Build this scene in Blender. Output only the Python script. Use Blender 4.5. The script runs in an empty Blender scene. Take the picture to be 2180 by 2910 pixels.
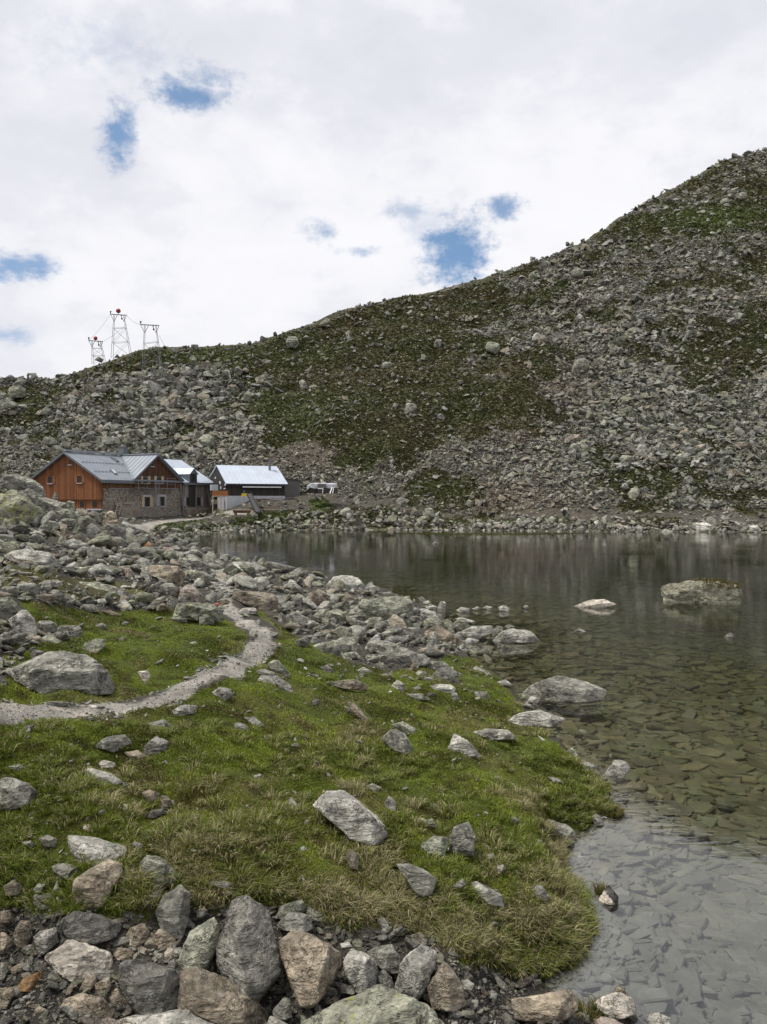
import bpy, bmesh, math, random
import numpy as np
from mathutils import Vector, Matrix

S = bpy.context.scene
COL = S.collection
R = math.radians

# ------------------------------------------------------------------ camera
HC = 4.4                      # eye height above the lake (m)
PITCH = math.atan(37.0 / 2180.0)
cam_d = bpy.data.cameras.new('camera')
cam = bpy.data.objects.new('camera', cam_d)
COL.objects.link(cam)
cam.location = (0, 0, HC)
cam.rotation_euler = (math.pi / 2 - PITCH, 0, 0)
cam_d.sensor_fit = 'HORIZONTAL'
cam_d.sensor_width = 36.0
cam_d.lens = 36.0
cam_d.clip_start = 0.1
cam_d.clip_end = 5000
S.camera = cam
S.render.resolution_x, S.render.resolution_y = 767, 1024
S.view_settings.view_transform = 'Standard'
S.view_settings.look = 'None'
S.view_settings.exposure = 0.0
S.view_settings.gamma = 1.0
S.cycles.max_bounces = 6
S.cycles.transparent_max_bounces = 12

# ------------------------------------------------------------------ sun
SUN_EL, SUN_AZ = R(64), R(-100)        # azimuth from +Y, towards -X
sl = bpy.data.lights.new('sun', 'SUN')
sl.energy = 3.4
sl.angle = R(10)
sl.color = (1.0, 0.95, 0.88)
sun = bpy.data.objects.new('sun', sl)
COL.objects.link(sun)
sd_ = Vector((math.sin(SUN_AZ) * math.cos(SUN_EL), math.cos(SUN_AZ) * math.cos(SUN_EL), math.sin(SUN_EL)))
sun.rotation_euler = (-sd_).to_track_quat('-Z', 'Y').to_euler()

# ------------------------------------------------------------------ node helpers
class NT:
    def __init__(self, tree):
        self.t = tree
        self.n = tree.nodes
        self.l = tree.links

    def new(self, typ, **kw):
        nd = self.n.new(typ)
        for k, v in kw.items():
            setattr(nd, k, v)
        return nd

    def put(self, sock, v):
        if isinstance(v, bpy.types.NodeSocket):
            self.l.new(v, sock)
        elif v is not None:
            if hasattr(sock.default_value, '__len__') and not hasattr(v, '__len__'):
                v = (v, v, v)
            if hasattr(sock.default_value, '__len__') and len(sock.default_value) == 4 and len(v) == 3:
                v = tuple(v) + (1,)
            sock.default_value = v

    def math(self, op, a, b=None, c=None, clamp=False):
        nd = self.new('ShaderNodeMath', operation=op, use_clamp=clamp)
        for i, v in enumerate((a, b, c)):
            self.put(nd.inputs[i], v)
        return nd.outputs[0]

    def vmath(self, op, a, b=None, out=0):
        nd = self.new('ShaderNodeVectorMath', operation=op)
        self.put(nd.inputs[0], a)
        if b is not None:
            self.put(nd.inputs[1], b)
        return nd.outputs[out]

    def noise(self, vec, scale, detail=5, rough=.55, dist=0.0, out=0):
        nd = self.new('ShaderNodeTexNoise')
        self.put(nd.inputs['Vector'], vec)
        nd.inputs['Scale'].default_value = scale
        nd.inputs['Detail'].default_value = detail
        nd.inputs['Roughness'].default_value = rough
        nd.inputs['Distortion'].default_value = dist
        return nd.outputs[out]

    def voro(self, vec, scale, feature='F1', out=0, rand=1.0):
        nd = self.new('ShaderNodeTexVoronoi', feature=feature)
        self.put(nd.inputs['Vector'], vec)
        nd.inputs['Scale'].default_value = scale
        nd.inputs['Randomness'].default_value = rand
        return nd.outputs[out]

    def step(self, v, a, b, o0=0.0, o1=1.0):
        nd = self.new('ShaderNodeMapRange', interpolation_type='SMOOTHSTEP')
        self.put(nd.inputs[0], v)
        for i, q in enumerate((a, b, o0, o1)):
            self.put(nd.inputs[i + 1], q)
        return nd.outputs[0]

    def lin(self, v, a, b, o0=0.0, o1=1.0):
        nd = self.new('ShaderNodeMapRange')
        self.put(nd.inputs[0], v)
        for i, q in enumerate((a, b, o0, o1)):
            self.put(nd.inputs[i + 1], q)
        return nd.outputs[0]

    def mix(self, f, a, b, mode='MIX'):
        nd = self.new('ShaderNodeMix', data_type='RGBA', blend_type=mode)
        nd.clamp_factor = True
        self.put(nd.inputs[0], f)
        self.put(nd.inputs[6], a)
        self.put(nd.inputs[7], b)
        return nd.outputs[2]

    def bump(self, h, strength=.5, dist=.1, nrm=None):
        nd = self.new('ShaderNodeBump')
        nd.inputs['Strength'].default_value = strength
        nd.inputs['Distance'].default_value = dist
        self.put(nd.inputs['Height'], h)
        if nrm is not None:
            self.put(nd.inputs['Normal'], nrm)
        return nd.outputs[0]

    def geo(self, name='Position'):
        return self.new('ShaderNodeNewGeometry').outputs[name]

    def coord(self, name='Object'):
        return self.new('ShaderNodeTexCoord').outputs[name]

    def attr(self, name):
        return self.new('ShaderNodeAttribute', attribute_name=name)

    def sep(self, v):
        nd = self.new('ShaderNodeSeparateXYZ')
        self.put(nd.inputs[0], v)
        return nd.outputs

    def comb(self, x, y, z):
        nd = self.new('ShaderNodeCombineXYZ')
        for i, v in enumerate((x, y, z)):
            self.put(nd.inputs[i], v)
        return nd.outputs[0]

# ------------------------------------------------------------------ sky
W = bpy.data.worlds.new('World')
S.world = W
W.use_nodes = True
W.node_tree.nodes.clear()
g = NT(W.node_tree)
sky = g.new('ShaderNodeTexSky', sky_type='NISHITA')
sky.sun_disc = False
sky.sun_elevation = SUN_EL
sky.sun_rotation = SUN_AZ
sky.altitude = 2200
d_ = g.coord('Generated')
dx, dy, dz = g.sep(d_)
dys = g.math('MAXIMUM', g.math('ABSOLUTE', dy), 0.05)
U = g.math('DIVIDE', dx, dys)
V = g.math('DIVIDE', dz, dys)
wob = g.noise(g.vmath('MULTIPLY', d_, (1, 1, 1.4)), 15.0, 8, .66, .5)
wob2 = g.noise(g.vmath('MULTIPLY', d_, (1, 1, 1.5)), 60.0, 7, .7)
n4 = g.noise(g.vmath('MULTIPLY', d_, (1, 1, 1.6)), 8.5, 8, .58, .15)
wsum = g.math('ADD', g.math('MULTIPLY', g.math('SUBTRACT', n4, .5), 3.2), g.math('ADD', g.math('MULTIPLY', g.math('SUBTRACT', wob, .5), 3.0), g.math('MULTIPLY', g.math('SUBTRACT', wob2, .5), 3.0)))
holes = None
# centre in the tangent plane straight ahead: (u, v) of the gap, half sizes, strength
for hu, hv, ru, rv, hs in ((-.252, .522, .040, .014, .95), (-.222, .543, .026, .014, .7), (-.343, .474, .017, .026, .95), (-.478, .302, .042, .015, .9), (-.455, .30, .03, .012, .5), (-.38, .585, .06, .03, .22),
                           (.095, .322, .032, .032, 1.0), (.152, .378, .018, .012, .9), (.032, .372, .020, .014, .55), (-.080, .346, .022, .013, .7),
                           (-.026, .322, .022, .007, .7), (-.492, .213, .024, .008, .6), (-.372, .580, .05, .02, .3), (.9, .5, .1, .05, 1),
                           (-.9, .7, .12, .06, 1), (.06, .355, .04, .02, .25)):
    a = g.math('DIVIDE', g.math('SUBTRACT', U, hu), ru)
    b = g.math('DIVIDE', g.math('SUBTRACT', V, hv), rv)
    r = g.math('SQRT', g.math('ADD', g.math('MULTIPLY', a, a), g.math('MULTIPLY', b, b)))
    r = g.math('ADD', r, wsum)
    h = g.step(r, .0, 2.0, hs, 0.0)
    holes = h if holes is None else g.math('MAXIMUM', holes, h)
cv = g.vmath('MULTIPLY', d_, (1.0, 1.0, 2.0))
n1 = g.noise(cv, 2.3, 3, .5, .3)
n2 = g.noise(cv, 5.5, 7, .56, .1)
n3 = g.noise(cv, 17.0, 6, .6)
cl = g.math('ADD', g.math('MULTIPLY', n1, .5), g.math('ADD', g.math('MULTIPLY', n2, .38), g.math('MULTIPLY', n3, .14)))
# brighter, thinner cloud low in the gap to the right of centre and low on the left
def lobe(cu, cv_, ru, rv, amp):
    a = g.math('DIVIDE', g.math('SUBTRACT', U, cu), ru)
    b = g.math('DIVIDE', g.math('SUBTRACT', V, cv_), rv)
    q = g.math('ADD', g.math('MULTIPLY', a, a), g.math('MULTIPLY', b, b))
    return g.math('MULTIPLY', g.math('EXPONENT', g.math('MULTIPLY', q, -1.0)), amp)
for args in ((.29, .42, .16, .12, .17), (.02, .30, .22, .06, .10), (-.25, .27, .3, .05, .08), (-.38, .40, .2, .12, .04), (.25, .62, .35, .14, -.07), (-.05, .58, .2, .1, -.01), (0.0, 1.0, 1.6, .38, -.12)):
    cl = g.math('ADD', cl, lobe(*args))
t = g.step(cl, .42, .64)
cc = g.mix(t, (7.9, 8.0, 8.65), (9.5, 9.5, 9.85))
cc = g.mix(g.step(n4, .50, .66, .0, .50), cc, (9.9, 9.9, 10.2))
cc = g.mix(g.step(n4, .49, .34, .0, .34), cc, (7.0, 7.15, 8.0))
blue = g.mix(.35, g.vmath('MULTIPLY', sky.outputs[0], (1.0, 1.0, 1.0)), (3.3, 5.9, 9.6))
colr = g.mix(holes, cc, blue)
# what lies under the horizon line of the dome: plain grey
colr = g.mix(g.step(dz, -.12, 0.02), (1.6, 1.6, 1.5), colr)
bg = g.new('ShaderNodeBackground')
g.put(bg.inputs[0], colr)
bg.inputs[1].default_value = 0.1
wo = g.new('ShaderNodeOutputWorld')
g.l.new(bg.outputs[0], wo.inputs[0])

# ------------------------------------------------------------------ photo geometry: pixels (2180 x 2910 frame) -> rays
FW = 2180.0
CP, SP = math.cos(PITCH), math.sin(PITCH)
DK = 1.31563                          # scale of the overview I measured in

def ray(u, v):
    u = np.asarray(u, float); v = np.asarray(v, float)
    a = (u - 1090.0) / FW
    b = -(v - 1455.0) / FW
    x = a
    y = CP + b * SP
    z = -SP + b * CP
    return np.stack([x / y, np.ones_like(x), z / y], -1)     # per metre of depth y

def at_y(u, v, y):
    r = ray(u, v)
    p = r * np.asarray(y, float)[..., None]
    p[..., 2] += HC
    return p

def at_z(u, v, z):
    r = ray(u, v)
    y = (z - HC) / r[..., 2]
    return at_y(u, v, y)

def proj(p):
    p = np.asarray(p, float)
    X, Y, Z = p[..., 0], p[..., 1], p[..., 2] - HC
    f = Y * CP - Z * SP
    upv = Y * SP + Z * CP
    f = np.where(np.abs(f) < 1e-6, 1e-6, f)
    return 1090 + FW * X / f, 1455 - FW * upv / f

# ------------------------------------------------------------------ numpy noise
_G = np.array([(1,1,0),(-1,1,0),(1,-1,0),(-1,-1,0),(1,0,1),(-1,0,1),(1,0,-1),(-1,0,-1),(0,1,1),(0,-1,1),(0,1,-1),(0,-1,-1)], float)
def pn(p):
    i = np.floor(p).astype(np.int64)
    f = p - i
    w = f * f * f * (f * (f * 6 - 15) + 10)
    out = 0
    for cx in (0, 1):
        for cy in (0, 1):
            for cz in (0, 1):
                h = (i[:, 0] + cx) * 374761393 + (i[:, 1] + cy) * 668265263 + (i[:, 2] + cz) * 2147483647
                h = (h ^ (h >> 13)) * 1274126177
                h = (h ^ (h >> 16)) & 0x7fffffff
                gr = _G[h % 12]
                dd = gr[:, 0] * (f[:, 0] - cx) + gr[:, 1] * (f[:, 1] - cy) + gr[:, 2] * (f[:, 2] - cz)
                k = (w[:, 0] if cx else 1 - w[:, 0]) * (w[:, 1] if cy else 1 - w[:, 1]) * (w[:, 2] if cz else 1 - w[:, 2])
                out = out + k * dd
    return out

def fbm(p, oct=4, gain=.5, lac=2.03):
    a, s, q = 1.0, 0, p
    for o in range(oct):
        s = s + a * pn(q + o * 17.3)
        a *= gain
        q = q * lac
    return s

def fbm2(x, y, sc, oct=4, seed=0.0, gain=.5):
    return fbm(np.stack([x / sc, y / sc, np.full_like(x, seed + .37)], -1), oct, gain)

def sstep(a, b, x):
    t = np.clip((x - a) / (b - a), 0, 1)
    return t * t * (3 - 2 * t)

def in_poly(px, py, poly):
    poly = np.asarray(poly, float)
    c = np.zeros(px.shape, bool)
    n = len(poly)
    for i in range(n):
        x0, y0 = poly[i]; x1, y1 = poly[(i + 1) % n]
        if y0 == y1:
            continue
        k = ((y0 > py) != (y1 > py)) & (px < (x1 - x0) * (py - y0) / (y1 - y0) + x0)
        c ^= k
    return c

def seg_dist(px, py, pts, closed):
    pts = np.asarray(pts, float)
    best = np.full(px.shape, 1e9)
    n = len(pts)
    for i in range(n if closed else n - 1):
        a = pts[i]; b = pts[(i + 1) % n]
        d = b - a
        L = max(d @ d, 1e-9)
        t = np.clip(((px - a[0]) * d[0] + (py - a[1]) * d[1]) / L, 0, 1)
        q = (px - a[0] - t * d[0]) ** 2 + (py - a[1] - t * d[1]) ** 2
        best = np.minimum(best, q)
    return np.sqrt(best)

# ------------------------------------------------------------------ object helpers
def tag(o, label=None, cat=None, group=None, kind=None):
    if label: o['label'] = label
    if cat: o['category'] = cat
    if group: o['group'] = group
    if kind: o['kind'] = kind
    return o

def mesh_np(name, Vt, F, mat=None, tint=None, smooth=False, parent=None):
    me = bpy.data.meshes.new(name)
    Vt = np.asarray(Vt, np.float32); F = np.asarray(F, np.int32)
    nf, k = F.shape
    me.vertices.add(len(Vt)); me.vertices.foreach_set('co', Vt.ravel())
    me.loops.add(nf * k); me.loops.foreach_set('vertex_index', F.ravel())
    me.polygons.add(nf)
    me.polygons.foreach_set('loop_start', np.arange(nf, dtype=np.int32) * k)
    me.polygons.foreach_set('loop_total', np.full(nf, k, np.int32))
    me.polygons.foreach_set('use_smooth', np.full(nf, smooth, bool))
    me.update(calc_edges=True)
    if tint is not None:
        at = me.attributes.new('tint', 'FLOAT_COLOR', 'POINT')
        at.data.foreach_set('color', np.asarray(tint, np.float32).ravel())
    if mat: me.materials.append(mat)
    o = bpy.data.objects.new(name, me)
    COL.objects.link(o)
    if parent: o.parent = parent
    return o

class MB:
    """collects boxes, bars and prisms into one mesh"""
    def __init__(self): self.v = []; self.f = []
    def add(self, vs, fs):
        b = len(self.v)
        self.v += [tuple(map(float, q)) for q in vs]
        self.f += [tuple(b + i for i in q) for q in fs]
        return self
    def box(self, x0, x1, y0, y1, z0, z1):
        vs = [(x, y, z) for x in (x0, x1) for y in (y0, y1) for z in (z0, z1)]
        return self.add(vs, [(0, 1, 3, 2), (4, 6, 7, 5), (0, 4, 5, 1), (2, 3, 7, 6), (0, 2, 6, 4), (1, 5, 7, 3)])
    def prism(self, poly, vec):
        """polygon of 3-D points swept along vec"""
        n = len(poly)
        P = [Vector(p) for p in poly]
        Q = [p + Vector(vec) for p in P]
        fs = [tuple(range(n)), tuple(range(2 * n - 1, n - 1, -1))]
        fs += [(i, i + n, (i + 1) % n + n, (i + 1) % n) for i in range(n)]
        return self.add(P + Q, fs)
    def bar(self, a, b, w=.05, h=None, sides=4):
        a = Vector(a); b = Vector(b); h = h or w
        d = (b - a).normalized()
        up = Vector((0, 0, 1)) if abs(d.z) < .95 else Vector((0, 1, 0))
        s = d.cross(up).normalized(); t = s.cross(d)
        vs = []
        for p in (a, b):
            for k in range(sides):
                an = 2 * math.pi * (k + .5) / sides
                m = 1.414 if sides == 4 else 1
                vs.append(p + s * (math.cos(an) * w / 2 * m) + t * (math.sin(an) * h / 2 * m))
        n = sides
        fs = [tuple(range(n - 1, -1, -1)), tuple(range(n, 2 * n))] + [(i, (i + 1) % n, (i + 1) % n + n, i + n) for i in range(n)]
        return self.add(vs, fs)
    def ball(self, c, r, seg=16, ring=10):
        vs = [(c[0], c[1], c[2] - r)]
        for i in range(1, ring):
            th = math.pi * i / ring
            for j in range(seg):
                ph = 2 * math.pi * j / seg
                vs.append((c[0] + r * math.sin(th) * math.cos(ph), c[1] + r * math.sin(th) * math.sin(ph), c[2] - r * math.cos(th)))
        vs.append((c[0], c[1], c[2] + r))
        fs = [(0, 1 + (j + 1) % seg, 1 + j) for j in range(seg)]
        for i in range(ring - 2):
            for j in range(seg):
                a = 1 + i * seg + j; b = 1 + i * seg + (j + 1) % seg
                fs.append((a, b, b + seg, a + seg))
        l = len(vs) - 1; b0 = 1 + (ring - 2) * seg
        fs += [(b0 + j, b0 + (j + 1) % seg, l) for j in range(seg)]
        return self.add(vs, fs)
    def build(self, name, mat, parent=None, smooth=False, bevel=0):
        me = bpy.data.meshes.new(name)
        me.from_pydata(self.v, [], self.f)
        bm = bmesh.new(); bm.from_mesh(me)
        bmesh.ops.recalc_face_normals(bm, faces=bm.faces)
        if bevel:
            bmesh.ops.bevel(bm, geom=bm.edges[:], offset=bevel, segments=1, affect='EDGES', clamp_overlap=True)
        bm.to_mesh(me); bm.free()
        if smooth:
            me.polygons.foreach_set('use_smooth', [True] * len(me.polygons))
        me.materials.append(mat)
        o = bpy.data.objects.new(name, me)
        COL.objects.link(o)
        if parent: o.parent = parent
        return o

def empty(name, loc, rz=0.0):
    o = bpy.data.objects.new(name, None)
    COL.objects.link(o)
    o.location = loc
    o.rotation_euler = (0, 0, rz)
    return o

# ------------------------------------------------------------------ materials
def new_mat(name):
    m = bpy.data.materials.new(name)
    m.use_nodes = True
    m.node_tree.nodes.clear()
    q = NT(m.node_tree)
    out = q.new('ShaderNodeOutputMaterial')
    return m, q, out

def principled(q, out, color, rough=.8, nrm=None, metal=0.0, spec=.5):
    b = q.new('ShaderNodeBsdfPrincipled')
    q.put(b.inputs['Base Color'], color)
    q.put(b.inputs['Roughness'], rough)
    q.put(b.inputs['Metallic'], metal)
    q.put(b.inputs['Specular IOR Level'], spec)
    if nrm is not None: q.put(b.inputs['Normal'], nrm)
    q.l.new(b.outputs[0], out.inputs[0])
    return b

def plain(name, color, rough=.6, metal=0.0, var=.25, sc=3.0):
    m, q, out = new_mat(name)
    p = q.coord('Object')
    n = q.noise(p, sc, 6, .6)
    n2 = q.noise(p, sc * 9, 3, .6)
    f = q.math('ADD', q.lin(n, .25, .75, 1 - var, 1 + var), q.lin(n2, .2, .8, -.4 * var, .4 * var))
    c = q.vmath('MULTIPLY', tuple(color), q.comb(f, f, f))
    principled(q, out, c, rough, q.bump(n2, .25, .02), metal)
    return m

def rock_mat(name='rock', fine=1.0):
    m, q, out = new_mat(name)
    at = q.attr('tint')
    p = q.vmath('MULTIPLY', q.geo(), (fine, fine, fine))
    n0 = q.noise(p, 1.1, 4, .55, .4)
    n1 = q.noise(p, 4.5, 7, .62, .5)
    n2 = q.noise(p, 23.0, 6, .68)
    pst = q.vmath('MULTIPLY', p, (1.0, 1.4, 6.0))
    n4 = q.noise(pst, 3.0, 6, .6, .8)
    sp = q.voro(p, 42.0)
    base = at.outputs['Color']
    f = q.math('MULTIPLY', q.lin(n1, .30, .70, .42, 1.6), q.lin(n0, .3, .7, .72, 1.25))
    f = q.math('MULTIPLY', f, q.lin(n2, .28, .72, .55, 1.5))
    f = q.math('MULTIPLY', f, q.lin(n4, .3, .7, .66, 1.32))
    c = q.vmath('MULTIPLY', base, q.comb(f, f, f))
    # rusty weathering
    c = q.mix(q.step(q.noise(p, 2.2, 6, .65, .6), .56, .74, 0, .42), c, q.vmath('MULTIPLY', base, (1.12, .92, .66)))
    # black crust lichen specks
    c = q.mix(q.step(q.noise(p, 15.0, 5, .7, .6), .61, .67, 0, .75), c, (.035, .033, .03))
    # pale grey crust lichen
    c = q.mix(q.step(q.noise(p, 10.0, 6, .7), .58, .66, 0, .55), c, (.42, .42, .39))
    # yellow-green map lichen, amount from the stone itself
    li = q.noise(p, 5.0, 7, .68, .3)
    thr = q.lin(at.outputs['Alpha'], 0, 1, .80, .42)
    c = q.mix(q.math('MULTIPLY', q.step(q.math('SUBTRACT', q.math('ADD', q.math('MULTIPLY', li, .8), q.math('MULTIPLY', n2, .2)), thr), 0, .05), .85), c,
              q.mix(q.lin(n2, .3, .7), (.24, .24, .08), (.44, .44, .15)))
    h = q.math('ADD', q.math('MULTIPLY', n1, .55), q.math('ADD', q.math('MULTIPLY', n2, .25), q.math('MULTIPLY', n4, .45)))
    h = q.math('SUBTRACT', h, q.step(q.voro(q.vmath('ADD', q.vmath('MULTIPLY', p, (1.0, 1.0, 1.7)), q.vmath('MULTIPLY', q.noise(p, 2.6, 5, .7, out=1), (1.3, 1.3, 1.3))), 1.15, 'DISTANCE_TO_EDGE'), .0, .03, .22, 0))
    b1 = q.bump(h, 1.0, .16 / fine)
    principled(q, out, c, q.lin(n1, .3, .7, .72, .95), b1, 0, .25)
    return m

M_ROCK = rock_mat('rock', 1.0)
M_ROCKFAR = rock_mat('rock_far', .45)

def silt_mat():
    m, q, out = new_mat('silted_stone')
    at = q.attr('tint')
    p = q.geo()
    n1 = q.noise(p, 3.0, 5, .6); n2 = q.noise(p, 25.0, 4, .6)
    f = q.math('MULTIPLY', q.lin(n1, .3, .7, .75, 1.25), q.lin(n2, .25, .75, .85, 1.15))
    principled(q, out, q.vmath('MULTIPLY', at.outputs['Color'], q.comb(f, f, f)), .9, q.bump(n2, .4, .02), 0, .2)
    return m
M_SILT = silt_mat()

def ground_mat():
    m, q, out = new_mat('ground')
    at = q.attr('tint')
    p = q.geo()
    n0 = q.noise(p, .35, 5, .6)
    n1 = q.noise(p, 2.6, 6, .65)
    n2 = q.noise(p, 19.0, 5, .7)
    n3 = q.noise(p, 60.0, 3, .6)
    f = q.math('MULTIPLY', q.lin(n1, .25, .75, .5, 1.5), q.lin(n2, .25, .75, .55, 1.45))
    f = q.math('MULTIPLY', f, q.lin(n0, .3, .7, .8, 1.2))
    f = q.math('MULTIPLY', f, q.lin(n3, .25, .75, .75, 1.25))
    c = q.vmath('MULTIPLY', at.outputs['Color'], q.comb(f, f, f))
    c = q.mix(q.step(n1, .55, .75, 0, .45), c, q.vmath('MULTIPLY', c, (1.3, .9, .6)))
    h = q.math('ADD', q.math('MULTIPLY', n1, .9), q.math('ADD', q.math('MULTIPLY', n2, .35), q.math('MULTIPLY', n3, .12)))
    rough = q.lin(at.outputs['Alpha'], 0, 1, .95, .35)
    principled(q, out, c, rough, q.bump(h, .9, .12), 0, .3)
    return m
M_GROUND = ground_mat()

def grass_mat():
    m, q, out = new_mat('grass_blades')
    at = q.attr('tint')
    b = q.new('ShaderNodeBsdfPrincipled')
    q.put(b.inputs['Base Color'], at.outputs['Color'])
    b.inputs['Roughness'].default_value = .7
    b.inputs['Specular IOR Level'].default_value = .25
    tr = q.new('ShaderNodeBsdfTranslucent')
    q.put(tr.inputs[0], at.outputs['Color'])
    mx = q.new('ShaderNodeMixShader')
    mx.inputs[0].default_value = .35
    q.l.new(b.outputs[0], mx.inputs[1]); q.l.new(tr.outputs[0], mx.inputs[2])
    q.l.new(mx.outputs[0], out.inputs[0])
    return m
M_GRASS = grass_mat()

def water_mat():
    m, q, out = new_mat('lake_water')
    p = q.geo()
    px, py, pz = q.sep(p)
    # gentle ripples: finer near the bank, long and low further out
    v1 = q.vmath('MULTIPLY', p, (1.0, 2.2, 1.0))
    w1 = q.noise(v1, 2.4, 3, .55, .3)
    w2 = q.noise(v1, 9.0, 3, .55, .2)
    w3 = q.noise(q.vmath('MULTIPLY', p, (1, 1.6, 1)), .45, 3, .5, .3)
    calm = q.step(q.noise(p, .16, 3, .5), .40, .62, .35, 1.0)
    h = q.math('ADD', q.math('MULTIPLY', w1, .55), q.math('ADD', q.math('MULTIPLY', w2, .10), q.math('MULTIPLY', w3, 1.3)))
    h = q.math('MULTIPLY', h, calm)
    nr = q.bump(h, .22, .045)
    fr = q.new('ShaderNodeFresnel')
    fr.inputs['IOR'].default_value = 1.7
    q.put(fr.inputs['Normal'], nr)
    gl = q.new('ShaderNodeBsdfGlossy')
    gl.inputs['Roughness'].default_value = .035
    q.put(gl.inputs['Normal'], nr)
    gl.inputs['Color'].default_value = (1, 1, 1, 1)
    tp = q.new('ShaderNodeBsdfTransparent')
    tp.inputs[0].default_value = (.97, .98, .96, 1)
    mx = q.new('ShaderNodeMixShader')
    q.l.new(fr.outputs[0], mx.inputs[0]); q.l.new(tp.outputs[0], mx.inputs[1]); q.l.new(gl.outputs[0], mx.inputs[2])
    q.l.new(mx.outputs[0], out.inputs['Surface'])
    va = q.new('ShaderNodeVolumeAbsorption')
    va.inputs['Color'].default_value = (.52, .60, .40, 1)
    va.inputs['Density'].default_value = .38
    q.l.new(va.outputs[0], out.inputs['Volume'])
    return m
M_WATER = water_mat()

def wood_mat(name, c0, c1, pitch=.17, dark=(.02, .012, .008), grey=None):
    m, q, out = new_mat(name)
    p = q.coord('Object')
    x, y, z = q.sep(p)
    s = q.math('DIVIDE', q.math('ADD', x, y), pitch)
    idx = q.math('FLOOR', s)
    fr = q.math('FRACT', s)
    wn = q.new('ShaderNodeTexWhiteNoise', noise_dimensions='1D')
    q.put(wn.inputs['W'], idx)
    grain = q.noise(q.comb(q.math('MULTIPLY', s, 1.6), idx, q.math('MULTIPLY', z, .5)), 3.0, 6, .65)
    f = q.math('MULTIPLY', q.lin(wn.outputs[0], 0, 1, .62, 1.3), q.lin(grain, .25, .75, .6, 1.35))
    c = q.mix(q.noise(p, .6, 4, .6), c0, c1)
    c = q.vmath('MULTIPLY', c, q.comb(f, f, f))
    if grey:
        c = q.mix(q.step(q.math('ADD', q.math('MULTIPLY', q.noise(q.comb(s, idx, q.math('MULTIPLY', z, .35)), 1.1, 4, .6), 1.0), q.math('MULTIPLY', wn.outputs[0], .25)), .48, .78), c, grey)
    edge = q.math('MINIMUM', fr, q.math('SUBTRACT', 1.0, fr))
    c = q.mix(q.step(edge, .02, .10, .85, 0), c, dark)
    principled(q, out, c, .75, q.bump(q.math('ADD', q.step(edge, 0, .14), q.math('MULTIPLY', grain, .3)), .6, .03), 0, .3)
    return m

M_WOOD = wood_mat('orange_cladding', (.28, .108, .040), (.19, .072, .028), .21)
M_WOODBROWN = wood_mat('brown_cladding', (.105, .050, .024), (.075, .034, .017), .2)
M_WOODSTRIP = wood_mat('weathered_cladding', (.19, .095, .040), (.11, .062, .034), .2)
M_WOODDARK = wood_mat('dark_cladding', (.10, .085, .075), (.16, .105, .07), .22, (.02, .018, .016), (.23, .22, .205))
M_WOODBLACK = wood_mat('black_cladding', (.030, .026, .024), (.048, .040, .034), .2, (.008, .007, .007))

def stone_mat():
    m, q, out = new_mat('rubble_masonry')
    p = q.coord('Object')
    p = q.vmath('ADD', p, q.vmath('MULTIPLY', q.noise(p, 2.0, 4, .6, out=1), (.22, .22, .16)))
    pv = q.vmath('MULTIPLY', p, (1.0, 1.0, 1.55))
    cellc = q.voro(pv, 3.1, 'F1', 1)
    ed = q.voro(pv, 3.1, 'DISTANCE_TO_EDGE')
    cr, cg, cb = q.sep(cellc)
    n = q.noise(p, 7, 6, .65)
    c = q.mix(cr, (.27, .235, .185), (.40, .365, .31))
    c = q.mix(q.step(cg, .72, .95), c, (.27, .15, .10))
    c = q.mix(q.step(cb, .80, .98), c, (.30, .29, .265))
    f = q.lin(n, .25, .75, .6, 1.4)
    c = q.vmath('MULTIPLY', c, q.comb(f, f, f))
    mort = q.noise(p, .35, 3, .5)
    c = q.mix(q.step(ed, .02, .10, .9, 0), c, q.mix(q.step(mort, .42, .6), (.055, .048, .04), (.19, .175, .15)))
    principled(q, out, c, .92, q.bump(q.math('ADD', q.step(ed, 0, .14), q.math('MULTIPLY', n, .5)), .9, .08), 0, .2)
    return m
M_STONE = stone_mat()
M_ROOF = plain('zinc_roof', (.25, .272, .305), .6, .15, .16, .8)
M_ROOFLIGHT = plain('pale_zinc_roof', (.50, .55, .62), .55, .2, .10, .7)
M_GALV = plain('galvanised_steel', (.24, .245, .25), .6, .3, .2, 4)
M_GUTTER = plain('lead_grey_sheet', (.16, .175, .19), .5, .5, .15, 2)
M_GLASS = plain('dark_glass', (.010, .011, .012), .45, 0, .2, 2)
M_SHUT = plain('pale_shutter_wood', (.46, .36, .24), .7, 0, .2, 5)
M_SHUTO = plain('orange_shutter_wood', (.25, .095, .036), .7, 0, .2, 5)
M_SHUTG = plain('grey_shutter_wood', (.30, .29, .28), .75, 0, .2, 5)
M_WHITE = plain('white_paint', (.72, .72, .72), .6, 0, .1, 3)
M_CONC = plain('pale_concrete', (.44, .45, .47), .85, 0, .15, 1.2)
M_GREYWALL = plain('grey_board_wall', (.115, .105, .10), .85, 0, .2, 1.2)
M_RED = plain('red_marker', (.30, .025, .035), .5, 0, .12, 2)
M_YEL = plain('yellow_sign', (.60, .42, .03), .5, 0, .1, 3)
M_OLDWOOD = plain('weathered_wood', (.15, .12, .095), .85, 0, .3, 4)
M_PALEWOOD = plain('pale_wood', (.40, .33, .24), .8, 0, .2, 4)
M_TARP = plain('white_tarp', (.48, .49, .51), .55, 0, .2, 2)
M_DARK = plain('dark_rubber', (.03, .03, .033), .7, 0, .3, 3)
M_CLOTH = plain('black_clothing', (.012, .012, .015), .9, 0, .3, 8)
M_SKIN = plain('skin', (.42, .24, .17), .6, 0, .1, 8)
M_ORNG = plain('orange_board', (.27, .095, .026), .75, 0, .3, 3)
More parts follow.
